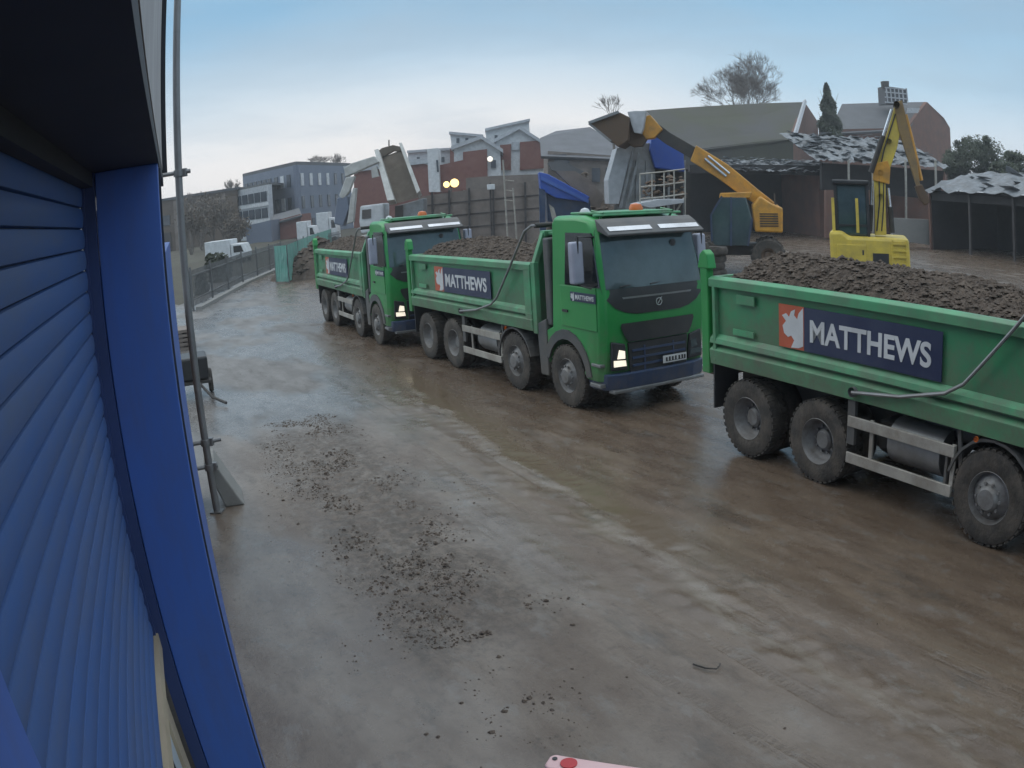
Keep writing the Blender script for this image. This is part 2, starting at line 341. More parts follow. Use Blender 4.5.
# smears of mud across the far yard
sm = mth('MULTIPLY', mrange(streak, .52, .66), mrange(S, 10, 16)); colr = mixc(mth('MULTIPLY', sm, .55), colr, (.055, .047, .04))
trk = noise_n(2.0, 4, .6, (.10, 2.2, 1)); lug = noise_n(11, 3, .6, (2.2, .8, 1))
band = mth('MULTIPLY', mth('MULTIPLY', mrange(Nw, 3.2, 4.0), mrange(Nw, 7.5, 6.0)), mrange(noise_n(.8, 4, .6, (.5, 1, 1)), .44, .60)); trm = mth('MULTIPLY', mrange(trk, .52, .60), band)
colr = mixc(mth('MULTIPLY', trm, mrange(lug, .40, .60, .10, .55)), colr, (.072, .053, .040))
colr = mixc(mth('MULTIPLY', mth('MULTIPLY', mrange(trk, .46, .42), band), .20), colr, (.175, .150, .122))
grit = noise_n(30, 5, .75); colr = mixc(mth('MULTIPLY', mrange(grit, .56, .68), mth('ADD', mth('MULTIPLY', pm, .65), .18)), colr, (.030, .026, .022))
film = noise_n(3.2, 8, .72, (.7, 1.2, 1)); colr = mixc(mth('MULTIPLY', mrange(film, .54, .64), .42), colr, (.165, .155, .142))
dk = noise_n(1.1, 8, .7, (.6, 1.6, 1)); colr = mixc(mth('MULTIPLY', mrange(dk, .55, .66), .5), colr, (.052, .045, .038))
l.new(colr, b.inputs['Base Color'])
# tan water standing beside the lorries, with a pale line of silt at its edge
Np = mth('ADD', mth('SUBTRACT', N, mth('MULTIPLY', mth('SUBTRACT', S, 8), .11)), mth('MULTIPLY', mth('SUBTRACT', noise_n(.9, 6, .6, (.6, 1, 1)), .5), 1.1))
pud = mth('MULTIPLY', mrange(Np, 4.80, 4.95), mrange(Np, 5.45, 5.2)); pud = mth('MULTIPLY', pud, mth('MULTIPLY', mrange(S, 5.2, 6.2), mrange(S, 19, 16)))
silt = mth('MULTIPLY', mrange(Np, 4.66, 4.78), mrange(Np, 4.92, 4.84)); silt = mth('MULTIPLY', silt, mrange(streak, .40, .55)); silt = mth('MULTIPLY', silt, mrange(S, 17, 14))
colr2 = mixc(mth('MULTIPLY', pud, .85), colr, (.125, .094, .064)); colr2 = mixc(mth('MULTIPLY', silt, .45), colr2, (.20, .175, .145)); l.new(colr2, b.inputs['Base Color'])
wet = mth('MAXIMUM', mrange(big, .44, .56), mth('MULTIPLY', brown, mrange(med, .32, .50)))
wet = mth('MAXIMUM', wet, mth('MULTIPLY', mrange(N, 2.0, 1.2), .8))
wet = mth('MULTIPLY', wet, mth('SUBTRACT', 1, pm)); wet = mth('MAXIMUM', wet, mth('MULTIPLY', pud, 1.25))
rg = mth('ADD', mth('SUBTRACT', .60, mth('MULTIPLY', wet, .34)), mth('MULTIPLY', mth('SUBTRACT', fine, .5), .18))
l.new(rg, b.inputs['Roughness']); b.inputs['Specular IOR Level'].default_value = .5
bp = n.new('ShaderNodeBump'); bp.inputs['Distance'].default_value = .02
hh = mth('ADD', mth('MULTIPLY', fine, 1.1), mth('MULTIPLY', streak, 1.2))
hh = mth('ADD', hh, mth('MULTIPLY', noise_n(38, 4, .7), .35)); hh = mth('SUBTRACT', hh, mth('MULTIPLY', trm, mrange(lug, .35, .65, .35, 1.2)))
l.new(mth('SUBTRACT', .75, mth('MULTIPLY', wet, .6)), bp.inputs['Strength'])
l.new(hh, bp.inputs['Height']); l.new(bp.outputs[0], b.inputs['Normal'])
gm = m
gr = g.build('ground', gm, loc=(0, 0, 0), smooth=True); tag(gr, kind='structure')

# clods of soil strewn over the churned patch and the yard
def rock(c, r, fl=.55):
    q = MB(); vs = []
    for (x, y, z) in ((0, 0, 1), (.9, 0, .1), (.3, .85, .1), (-.75, .5, 0), (-.7, -.55, .1), (.3, -.9, 0), (0, 0, -.6), (.4, .3, .75), (-.4, -.2, .8)):
        vs.append(Vector(c) + Vector((x * random.uniform(.7, 1.3), y * random.uniform(.7, 1.3), z * fl * random.uniform(.7, 1.3))) * r)
    bm = bmesh.new()
    for v in vs: bm.verts.new(v)
    bmesh.ops.convex_hull(bm, input=bm.verts); bm.verts.index_update(); bm.verts.ensure_lookup_table()
    bm.verts.index_update()
    vv = [v.co.copy() for v in bm.verts]; ff = [[v.index for v in f.verts] for f in bm.faces]; bm.free()
    return vv, ff
def ROCKSET(k=14):
    return [rock((0, 0, 0), 1) for _ in range(k)]
RK = ROCKSET()
def put_rock(q, c, r):
    vv, ff = random.choice(RK); a = random.uniform(0, 6.28); ca, sa = math.cos(a), math.sin(a); c = Vector(c)
    q.add([c + Vector((v.x * ca - v.y * sa, v.x * sa + v.y * ca, v.z)) * r for v in vv], ff)
cl = MB()
for i in range(15000):
    s = random.uniform(5.6, 14.2); nn = 2.7 + .06 * (s - 9) + random.gauss(0, .42)
    if noise.noise(Vector((s * 1.2, nn * 1.6, 0))) + .5 * noise.noise(Vector((s * 3.5, nn * 4, 7))) < -.08 + .3 * random.random(): continue
    x = SD.x * s + ND.x * nn; y = SD.y * s + ND.y * nn
    r = min(.034, random.expovariate(210) + .0035); put_rock(cl, (x, y, gheight(x, y) + r * .15), r)
for i in range(420):
    s = random.uniform(2, 20); nn = random.uniform(.9, 6)
    if noise.noise(Vector((s * .8, nn * .8, 4))) < .12: continue
    x = SD.x * s + ND.x * nn; y = SD.y * s + ND.y * nn; r = min(.03, random.expovariate(150) + .004)
    put_rock(cl, (x, y, gheight(x, y) + r * .15), r)
for i in range(260):
    s = random.gauss(4.5, .35); nn = random.gauss(2.25, .3)
    if noise.noise(Vector((s * 3, nn * 3, 1))) < .0: continue
    x = SD.x * s + ND.x * nn; y = SD.y * s + ND.y * nn; r = min(.03, random.expovariate(170) + .003); put_rock(cl, (x, y, gheight(x, y) + r * .1), r)
tag(cl.build('soil_clods', 'clod'), 'loose dark clods of soil strewn over the wet yard', 'soil', kind='stuff')

# ------------------------------------------------------------------ tipper lorries
W = 1.10
def prism_y(pts, y0, y1):   # profile in x,z extruded across
    return MB().ext([(x, y0, z) for x, z in pts], (0, y1 - y0, 0))

def wheel(parent, x, side, deep, ymid=None):
    y = side * .95 if ymid is None else ymid
    T = MB(); prof = [(.29, -.14), (.33, -.15), (.45, -.155), (.50, -.14), (.52, -.10), (.52, .10), (.50, .14), (.45, .155), (.33, .15), (.29, .14), (.29, -.14)]
    T.lathe(prof, (x, y, .52), n=36)
    for k in range(36):
        a = 2 * math.pi * k / 36; rot = Matrix.Rotation(-a, 3, 'Y')
        for yy in (-.085, .085): T.box((x + .516 * math.cos(a), y + yy, .52 + .516 * math.sin(a)), (.02, .11, .055), rot)
    w = T.build('wheel', 'tyre', parent, smooth=True)
    o = side
    Rm = MB()
    if deep: pr = [(.30, .13), (.285, .145), (.27, .12), (.255, .03), (.20, -.03), (.13, -.04), (.13, .02), (.10, .05), (0, .05)]
    else: pr = [(.30, .13), (.285, .145), (.27, .11), (.25, .07), (.20, .10), (.15, .13), (.14, .17), (.11, .20), (0, .205)]
    Rm.lathe([(r, tt * o) for r, tt in pr], (x, y, .52), n=32)
    Nt = Rm; rr = .165; yo = (-.02 if deep else .14) * o
    for k in range(10):
        a = 2 * math.pi * k / 10
        Nt.lathe([(.018, 0), (.018, .03 * o), (0, .03 * o)], (x + rr * math.cos(a), y + yo, .52 + rr * math.sin(a)), n=6)
    Nt.build('rim', 'rim', w, smooth=True)
    return w

def decal(parent, x0, x1, z0, z1, y, name='name_board', small=False):
    # x0 = rear end; the letters read from the rear towards the cab
    mid = x0 + (x1 - x0) * .175
    bd = MB().box(((mid + x1) / 2, y, (z0 + z1) / 2), (x1 - mid, .012, z1 - z0)).build(name, 'navy', parent)
    MB().box(((x0 + mid) / 2, y, (z0 + z1) / 2), (mid - x0 - .004, .012, z1 - z0)).build('orange_square', 'navy' if small else 'orange', bd)
    # white beast-head mark
    P = [(.50, .02), (.62, .20), (.50, .30), (.38, .25), (.22, .33), (.16, .50), (.30, .62), (.14, .74), (.30, .80), (.42, .72), (.50, .86), (.66, .92), (.62, .78), (.74, .70), (.80, .84), (.97, .98), (.97, .10), (.80, .04)]
    w_, h_ = mid - x0, z1 - z0
    MB().ext([(x0 + a * w_, y - .007, z0 + c * h_) for a, c in P], (0, -.004, 0)).build('white_mark', 'white', bd)
    L = x1 - mid; hgt = (z1 - z0) * .50
    me = text_mesh('MATTHEWS', hgt * 1.38, .004, L * .88, bold=hgt * .035)
    zc = sum(v.co.y for v in me.vertices) / len(me.vertices)
    for v in me.vertices:
        X, Yv, Z = v.co; v.co = (mid + L * .05 + X, y - .009 - Z, (z0 + z1) / 2 + (Yv - hgt * .5))
    me.materials.append(K['white']); o = bpy.data.objects.new('lettering', me); col.objects.link(o); o.parent = bd
    return bd

BX0, BX1 = -6.62, -1.0       # body rear and front
def make_truck(label, loc, rot):
    t = thing('tipper_truck', label, 'lorry', loc, rot, 'green eight-wheel tipper lorries queuing in the yard')
    # --- wheels
    for x in (0, -1.78):
        for s in (-1, 1): wheel(t, x, s, False)
    for x in (-4.50, -5.87):
        for s in (-1, 1):
            wheel(t, x, s, True)
        q = MB()
        for s in (-1, 1): q.lathe([(.29, -.14), (.50, -.14), (.52, -.10), (.52, .10), (.50, .14), (.29, .14), (.29, -.14)], (x, s * .60, .52), n=24)
        q.tube([(x, -.7, .52), (x, .7, .52)], .09, 10).build('inner_wheels', 'tyre', t, smooth=True)
    # --- chassis
    c = MB()
    for s in (-1, 1): c.box((-3.0, s * .42, .88), (7.4, .09, .26))
    for x in (0, -1.78): c.tube([(x, -.85, .5), (x, .85, .5)], .07, 8)
    for x in (-.9, -2.7, -3.5, -5.2, -6.5): c.box((x, 0, .88), (.12, .8, .2))
    c.box((-3.1, -.62, .74), (1.2, .35, .34)); c.box((-1.0, .1, .95), (1.3, .7, .5)); c.box((-5.2, 0, .72), (1.7, .5, .2))
    c.build('chassis', 'dark', t, bevel=.01)
    tk = MB().tube([(-3.35, -.80, .76), (-2.55, -.80, .76)], .27, 20)
    tk.build('fuel_tank', 'steel', t, smooth=True)
    MB().tube([(-3.0, -.66, 1.0), (-2.2, -.66, 1.0)], .12, 14).build('air_tank', 'grey', t, smooth=True)
    tk2 = MB().box((-3.15, .80, .72), (1.3, .45, .5)); tk2.build('battery_box', 'grey', t, bevel=.04)
    # --- side guards
    for s in (-1, 1):
        q = MB(); y = s * 1.10
        q.box((-3.14, y, .90), (1.66, .035, .13)); q.box((-3.14, y, .46), (1.66, .035, .13))
        for x in (-3.60, -2.34): q.box((x, y - s * .035, .68), (.06, .03, .58))
        q.build('side_guard', 'rail', t, bevel=.008)
        MB().beam((-2.30, y - s * .05, 1.15), (-2.18, y - s * .05, .42), .03, .05).build('guard_stay', 'grey', t); q = MB(); q.beam((-3.93, y - s * .03, 1.15), (-3.93, y - s * .03, .62), .05, .12)
        q.build('guard_stay', 'grey', t)
    # --- mudguards
    for s in (-1, 1):
        q = MB()
        for xc, a0, a1 in ((-5.87, 20, 150),):
            pass
        def arc(xc, r, a0, a1, y0, y1, th=.03, k=10, zc=.52):
            A = [math.radians(a0 + (a1 - a0) * i / k) for i in range(k + 1)]
            outer = [(xc + (r + th) * math.cos(a), zc + (r + th) * math.sin(a)) for a in A]; inner = [(xc + r * math.cos(a), zc + r * math.sin(a)) for a in A]
            q.ext([(x, y0, z) for x, z in outer + inner[::-1]], (0, y1 - y0, 0))
        arc(-1.78, .60, 15, 165, s * .78, s * 1.11)
        q.box((-2.42, s * .95, .62), (.03, .30, .42))
        q.build('mudguard', 'grey', t)
        q = MB().box((-6.58, s * .88, .84), (.03, .44, .62)).build('mud_flap', 'black', t)
        q = MB(); q.ext([(-.60, s * 1.10, 1.42), (-.60, s * 1.10, .42), (-.86, s * 1.10, .42), (-.92, s * 1.10, 1.30)], (0, -s * .30, 0)); q.build('side_fairing', 'grey', t, bevel=.02)
    # --- cab shell: side profile with a wheel arch, sides lean in a little towards the roof
    arch = [(.62 * math.cos(a), .50 + .66 * math.sin(a)) for a in [R(x) for x in range(12, 171, 13)]]
    prof = [(1.04, .92), (1.10, 1.50), (1.10, 1.90), (1.02, 2.40), (.90, 2.96), (.78, 3.08), (.30, 3.17), (-.34, 3.17), (-.40, 3.05), (-.42, 1.30), (-.64, 1.22)]
    prof = prof + [(-.66, .95)] + [p for p in reversed(arch)] + [(.72, .55), (1.00, .55)]
    def hw(z): return 1.08 - max(0, z - 1.9) * .07
    cb = MB(); n_ = len(prof); L_ = []; Rr = []
    NY = 6
    # sections across the width: slightly rounded front corners
    secs = [(-1, .13), (-.93, .03), (-.6, 0), (0, -.02), (.6, 0), (.93, .03), (1, .13)]
    vs = []
    for k, inset in secs:
        for (x, z) in prof:
            xx = x - (inset if x > .6 else 0) - (0)
            zz = z - (.05 if abs(k) == 1 and z > 3.1 else 0)
            vs.append((xx, k * hw(z), zz))
    fs = [[i for i in range(n_)], [i for i in range(len(secs) * n_ - 1, (len(secs) - 1) * n_ - 1, -1)]]
    for a in range(len(secs) - 1):
        for i in range(n_):
            j = (i + 1) % n_; fs.append((a * n_ + i, a * n_ + j, (a + 1) * n_ + j, (a + 1) * n_ + i))
    cb.add(vs, fs); cab = cb.build('cab', 'cabgreen', t, bevel=.025, smooth=True)
    # windscreen on the sloping front
    def fx(z):
        P = [(1.10, 1.50), (1.10, 1.90), (1.02, 2.40), (.90, 2.96), (.78, 3.08)]
        for (xa, za), (xb, zb) in zip(P, P[1:]):
            if za <= z <= zb: return xa + (xb - xa) * (z - za) / (zb - za)
        return 1.10
    def front(zs_, hws, off, th=.01, curve=.13):
        rows = []
        for z, h_ in zip(zs_, hws):
            row = []
            for i in range(13):
                k = -1 + 2 * i / 12; ww = h_ / hw(z); kk = abs(k * ww)
                ins = -.02 + .05 * kk * kk + (curve * .75 * max(0, (kk - .88) / .12) ** 1.5 if kk > .88 else 0)
                row.append(Vector((fx(z) - ins + off, k * h_, z)))
            rows.append(row)
        return MB().grid(rows)
    ws = front([2.02, 2.3, 2.6, 2.88], [.98, .97, .955, .935], .018).build('windscreen', 'glass', t, smooth=True)
    q = front([1.60, 1.64, 1.72, 1.85, 1.96, 2.10, 2.9, 2.95], [.45, .66, .84, .98, 1.03, 1.045, .99, .97], .010)
    q.build('windscreen_surround', 'black', t, smooth=True)
    front([1.855, 1.885], [.70, .72], .020).build('front_trim_bar', 'steel', t)
    # emblem : ring with a slanting bar
    q = MB().lathe([(.050, 0), (.050, .012), (.066, .012), (.066, 0), (.050, 0)], (1.128, 0, 1.755), 'x', 20)
    q.beam((1.14, -.035, 1.72), (1.14, .06, 1.83), .012, .014, (1, 0, 0)); q.build('emblem', 'chrome', t)
    q = MB(); q.tube([(1.06, .50 , 2.10), (1.12, -.15, 2.05)], .012, 6); q.tube([(1.06, -.30, 2.08), (1.12, -.75, 2.05)], .012, 6); q.build('wiper', 'black', t)
    MB().lathe([(0, 0), (.06, .0), (.06, .01), (0, .012)], (1.0, .45, 2.68), 'x', 12).build('windscreen_sticker', 'black', t)
    # sun visor and light bar
    q = MB(); q.ext([(.90, -.98, 2.93), (1.20, -.98, 2.84), (1.22, -.98, 2.88), (.96, -.98, 3.06), (.84, -.98, 3.12)], (0, 1.96, 0)); vz = q.build('sun_visor', 'grey', t, bevel=.015)
    for y in (-.5, .5): MB().box((1.115, y, 2.955), (.10, .84, .025), Matrix.Rotation(R(38), 3, 'Y')).build('light_strip', 'chrome', vz)
    q = MB().box((.25, 0, 3.20), (.9, 1.5, .04)); q.build('roof_hatch', 'railgreen', t, bevel=.015)
    MB().lathe([(.12, 0), (.12, .06), (.09, .12), (0, .14)], (.35, .22, 3.20), 'z', 16).build('roof_beacon', 'beacon', t, smooth=True)
    MB().lathe([(.09, 0), (.09, .05), (.06, .10), (0, .12)], (-.05, -.55, 3.17), 'z', 16).build('roof_dome', 'white', t, smooth=True)
    q = MB()
    for s in (-1, 1): q.tube([(.62, s * .72, 3.1), (.72, s * .72, 3.2), (.40, s * .72, 3.24)], .02, 6)
    q.tube([(.70, -.9, 3.17), (.70, .9, 3.17)], .022, 6); q.build('roof_rail', 'railgreen', t)
    # front: grille, bumper, lamps, plate
    q = front([1.17, 1.28, 1.42, 1.47], [.62, .70, .76, .74], .012); q.build('upper_grille', 'black', t, smooth=True)
    gg = MB(); gg.ext([(1.06, -.62, 1.15), (1.06, .62, 1.15), (1.06, .58, .62), (1.06, -.58, .62)], (.035, 0, 0)); gl = gg.build('lower_grille', 'black', t, bevel=.01)
    q = MB()
    for z in (.78, .90, 1.02): q.box((1.10, 0, z), (.03, 1.10, .035))
    for y in (-.3, .3): q.box((1.097, y, .88), (.02, .03, .40))
    q.build('grille_bars', 'bluebump', gl)
    q = MB(); pb = [(-1.06, .72), (-1.0, 1.02), (-.7, 1.12), (0, 1.14), (.7, 1.12), (1.0, 1.02), (1.06, .72)]
    vs = [(x, y, .42) for y, x in pb] + [(x + .03, y, .68) for y, x in pb] + [(x - .2, y * .96, .42) for y, x in pb] + [(x - .2, y * .96, .68) for y, x in pb]
    k = len(pb); fs = []
    for i in range(k - 1): fs += [(i, i + 1, k + i + 1, k + i), (2 * k + i, 3 * k + i, 3 * k + i + 1, 2 * k + i + 1), (i, 2 * k + i, 2 * k + i + 1, i + 1), (k + i, k + i + 1, 3 * k + i + 1, 3 * k + i)]
    fs += [(0, k, 3 * k, 2 * k), (k - 1, 3 * k - 1, 4 * k - 1, 2 * k - 1)]
    q.add(vs, fs); bm_ = q.build('bumper', 'bluebump', t, bevel=.02)
    MB().box((1.06, 0, .40), (.16, 1.9, .06)).build('bumper_lip', 'steel', t, bevel=.015)
    q = MB().box((1.158, .28, .80), (.012, .50, .12)); pl = q.build('number_plate', 'white', t)
    q = MB()
    for i, yy in enumerate((.10, .165, .23, .295, .37, .435, .49)):
        q.box((1.167, yy, .80), (.006, .034, .07 if i % 2 else .062))
    q.box((1.1645, .295, .766), (.004, .42, .008)); q.build('plate_characters', 'black', pl)
    for s in (-1, 1):
        q = MB(); q.ext([(1.035, s * .67, 1.14), (1.035, s * .93, 1.20), (1.035, s * .95, .74), (1.035, s * .63, .72)], (.055, 0, 0)); hs = q.build('headlight', 'black', t, bevel=.02)
        q = MB(); q.ext([(1.088, s * .69, 1.03), (1.088, s * .80, 1.06), (1.088, s * .84, .92), (1.088, s * .69, .91)], (.012, 0, 0)); q.build('lens', 'headl' if s < 0 else 'glass', hs)
        q = MB(); q.ext([(1.088, s * .68, .88), (1.088, s * .91, .90), (1.088, s * .91, .80), (1.088, s * .67, .79)], (.012, 0, 0)); q.build('lens', 'headl' if s < 0 else 'glass', hs)
    # steps, arch trim, door details
    for s in (-1, 1):
        q = MB()
        A = [R(x) for x in range(8, 173, 15)]
        q.ext([(.60 * math.cos(a), s * 1.075, .50 + .64 * math.sin(a)) for a in A] + [(.74 * math.cos(a), s * 1.075, .50 + .80 * math.sin(a)) for a in reversed(A)], (0, s * .03, 0))
        q.build('arch_trim', 'grey', t)
        MB().box((.84, s * 1.04, .50), (.30, .14, .06)).build('step', 'steel', t, bevel=.01); MB().box((.86, s * 1.05, .82), (.26, .10, .05)).build('step', 'steel', t, bevel=.01)
        MB().ext([(.02, s * 1.052, 2.05), (.06, s * 1.012, 2.90), (.80, s * 1.012, 2.90), (1.0, s * 1.052, 2.05)], (0, s * .022, 0)).build('side_window', 'sideglass', t)
        dr = MB(); dr.ext([(-.10, s * 1.078, 1.36), (-.10, s * 1.078, 2.04), (.93, s * 1.078, 2.04), (.93, s * 1.078, 1.36)], (0, s * .016, 0)); dd = dr.build('door', 'cabgreen', t, bevel=.01)
        MB().box((.04, s * 1.105, 1.62), (.16, .02, .04)).build('handle', 'black', dd)
        q = MB(); q.tube([(.82, s * 1.0, 2.84), (.80, s * 1.28, 2.86), (.74, s * 1.28, 2.1), (.84, s * 1.04, 2.02)], .018, 6)
        mr = q.build('mirror_arm', 'black', t)
        q = MB().box((.72, s * 1.28, 2.45), (.15, .20, .66)); q.build('mirror_housing', mat('mirror_shell', (.33, .35, .44), .4) if 'mirror_shell' not in bpy.data.materials else bpy.data.materials['mirror_shell'], mr, bevel=.03)
    db = decal(t, .22, .94, 1.80, 1.95, -1.100, 'door_name_board', small=True)
    # air intake stack behind the cab
    q = MB(); q.box((-.56, -.95, 2.05), (.18, .22, 1.5)); q.box((-.56, -.6, 2.5), (.20, .35, .7)); q.build('intake_stack', 'grey', t, bevel=.03)
    MB().box((-.62, 0, 1.9), (.10, 1.3, 1.3)).build('cab_rear_frame', 'dark', t)
    # --- tipper body
    zb, zt = 1.16, 2.30
    q = MB(); q.box(((BX0 + BX1) / 2, 0, zb + .10), (BX1 - BX0, 2 * W - .1, .08)); q.build('body_floor', 'green', t)
    for s in (-1, 1):
        q = MB(); y = s * (W - .03)
        q.ext([(BX0, y, zb + .05), (BX1, y, zb + .05), (BX1, y, zt), (BX0, y, zt)], (0, -s * .05, 0))
        sp = q.build('body_side', 'green', t)
        q = MB()      # top rail, lower rails with chamfer, end frame
        q.ext([(BX0, s * (W - .09), zt - .08), (BX0, s * (W + .04), zt - .08), (BX0, s * (W + .04), zt + .03), (BX0, s * (W - .02), zt + .06), (BX0, s * (W - .09), zt + .06)], (BX1 - BX0, 0, 0))
        q.ext([(BX0, s * (W - .05), zb), (BX0, s * (W + .03), zb), (BX0, s * (W + .05), zb + .20), (BX0, s * (W - .02), zb + .25), (BX0, s * (W - .05), zb + .25)], (BX1 - BX0, 0, 0))
        q.ext([(BX0, s * (W - .04), zb + .29), (BX0, s * (W + .045), zb + .29), (BX0, s * (W + .03), zb + .36), (BX0, s * (W - .03), zb + .42)], (BX1 - BX0, 0, 0))
        q.build('side_rail', 'railgreen', t, bevel=.008)
        q = MB(); q.box((BX0 + .10, s * (W + .005), (zb + zt) / 2), (.06, .07, zt - zb - .1)); q.build('side_post', 'railgreen', t, bevel=.008); MB().box((BX1 - .12, s * (W + .005), (zb + zt) / 2 + .0), (.22, .07, zt - zb - .1)).build('side_post', 'railgreen', t, bevel=.008)
        q = MB(); q.box((BX0 - .10, s * (W - .02), (zb + zt) / 2 + .02), (.16, .12, zt - zb + (.34 if s < 0 else .12)))
        if s < 0: q.ext([(BX0 - .22, s * (W - .09), zt + .16), (BX0 + .04, s * (W - .09), zt + .16), (BX0 + .0, s * (W - .09), zt + .36), (BX0 - .08, s * (W - .09), zt + .42), (BX0 - .16, s * (W - .09), zt + .36)], (0, s * .14, 0))
        q.build('rear_post', 'cabgreen', t, bevel=.015)
        MB().box((BX0 + .75, s * (W + .01), 2.10), (.36, .02, .12)).build('side_panel_catch', 'railgreen', sp)
        MB().box((BX0 + .70, s * (W + .01), 1.66), (.42, .02, .08)).build('side_panel_catch', 'railgreen', sp)
    decal(t, -5.22, -2.57, 1.60, 2.13, -(W + .004), 'name_board')
    q = MB(); q.box((BX0 - .08, 0, (zb + zt) / 2 + .02), (.06, 2 * W - .15, zt - zb)); tg = q.build('tailgate', 'green', t)
    q = MB()
    for y in (-.7, 0, .7): q.box((BX0 - .12, y, (zb + zt) / 2), (.05, .09, zt - zb - .05))
    q.box((BX0 - .12, 0, zt - .02), (.07, 2 * W - .2, .12)); q.build('tailgate_rib', 'railgreen', tg, bevel=.01)
    q = MB(); q.box((BX0 - .16, 0, 1.02), (.30, 1.9, .16)); q.build('rear_crossmember', 'rust', t, bevel=.02)
    # headboard with shoulder
    q = MB(); q.ext([(BX1, -W + .02, zb), (BX1, W - .02, zb), (BX1, W - .02, 2.35), (BX1, W - .25, 2.86), (BX1, -W + .25, 2.86), (BX1, -W + .02, 2.35)], (.05, 0, 0)); hb = q.build('headboard', 'green', t)
    q = MB(); q.box((BX1 + .06, 0, 2.86), (.16, 2 * W - .45, .10))
    for s in (-1, 1): q.box((BX1 + .06, s * (W - .03), 1.75), (.14, .10, 1.25)); q.beam((BX1 + .06, s * (W - .04), 2.33), (BX1 + .06, s * (W - .26), 2.86), .10, .10, (1, 0, 0))
    q.box((BX1 + .18, 0, 2.86), (.5, 1.6, .05)); q.build('headboard_frame', 'railgreen', hb, bevel=.01)
    # hydraulic ram
    MB().tube([(BX1 + .20, 0, .9), (BX1 + .17, 0, 2.7)], .11, 14).build('tipping_ram', 'steel', t, smooth=True)
    # sheeting arm
    for s in (-1, 1):
        y = s * (W + .09)
        q = MB().tube([(-3.85, y, 1.27), (-3.1, y, 1.36), (-2.45, y, 1.52), (-2.2, y, 1.66), (-1.6, y, 2.28), (-1.0, y, 2.92), (-.74, y, 3.02), (-.70, y * .95, 3.02)], .022, 8)
        q.lathe([(.06, -.03), (.06, .03), (0, .03)], (-3.85, y - s * .02, 1.27)); sa = q.build('sheeting_arm', 'steel', t, smooth=True)
    MB().tube([(-.70, -(W + .05), 3.02), (-.70, W + .05, 3.02)], .045, 10).build('sheet_roller', 'dark', t, smooth=True)
    for s in (-1, 1):
        MB().lathe([(.03, 0), (.03, .02), (0, .02)], (-2.0, s * W + (-.06 if s < 0 else .05), 1.12)).build('marker_lamp', 'beacon', t)
    return t

LB = 'green eight-wheel tipper loaded with dark soil, '
TR = [('green eight-wheel tipper nearest the camera, its cab out of frame, large name board in view', (6.5048, 5.5282), -1.144),
      ('green eight-wheel tipper in the middle of the queue with lit headlight and orange roof beacon', (1.8941, 14.2637), -1.0828),
      ('green eight-wheel tipper at the far back of the queue beside the green netting', (-2.3687, 21.841), -1.1283)]
tA = make_truck(TR[0][0], (*TR[0][1], 0), TR[0][2])
trucks = [tA]
for lab, (x, y), r in TR[1:]:
    c = copy_tree(tA); c.location = (x, y, 0); c.rotation_euler = (0, 0, r); c['label'] = lab; trucks.append(c)

def load(i, label, peak, nrock, seed):
    q = MB(); x0, x1, w = BX0 + .02, BX1 - .02, W - .10
    nx, ny = 200, 80; rows = []
    def hz(x, y):
        u = (x - x0) / (x1 - x0); v = y / w
        edge = (1 - abs(v) ** 3.0) * min(1, u * 12 + .35) * min(1, (1 - u) * 5 + .1)
        hump = 1.0 - .50 * smooth(.25, .95, u) + .25 * noise.noise(Vector((x * .9, y * .9, seed)))
        return 2.22 + peak * edge * hump + .045 * noise.noise(Vector((x * 5, y * 5, seed))) + .045 * noise.noise(Vector((x * 11, y * 11, seed + 3))) + .03 * noise.noise(Vector((x * 24, y * 24, seed + 5)))
    for i_ in range(nx + 1):
        x = x0 + (x1 - x0) * i_ / nx
        rows.append([Vector((x, -w + 2 * w * j / ny, hz(x, -w + 2 * w * j / ny))) for j in range(ny + 1)])
    q.grid(rows)
    # skirt so the heap is closed
    for (a, b_) in ((rows[0], 1), (rows[-1], 1)):
        q.grid([a, [Vector((v.x, v.y, 1.35)) for v in a]])
    for j in (0, -1):
        a = [r[j] for r in rows]; q.grid([a, [Vector((v.x, v.y, 1.35)) for v in a]])
    for k in range(nrock):
        x = random.uniform(x0 + .05, x1 - .05); y = random.uniform(-w + .03, w - .03); r = min(.065, random.expovariate(75) + .012)
        put_rock(q, (x, y, hz(x, y) + r * .1), r)
    o = q.build('soil_heap', 'soil', loc=(0, 0, 0)); o.location = (*TR[i][1], 0); o.rotation_euler = (0, 0, TR[i][2])
    # put the origin at the heap's own base
    off = Vector(((x0 + x1) / 2, 0, 1.35)); me = o.data
    for v in me.vertices: v.co -= off
    o.location = Vector((*TR[i][1], 0)) + Matrix.Rotation(TR[i][2], 3, 'Z') @ off
    tag(o, label, 'soil heap', 'heaps of soil loaded in the tippers')
load(0, 'dark lumpy soil heaped in the nearest tipper at the right edge', .40, 7000, 1)
load(1, 'dark soil heaped in the middle tipper behind its green cab', .38, 3500, 2)
load(2, 'soil heap in the farthest tipper beside the green netting', .38, 1500, 3)

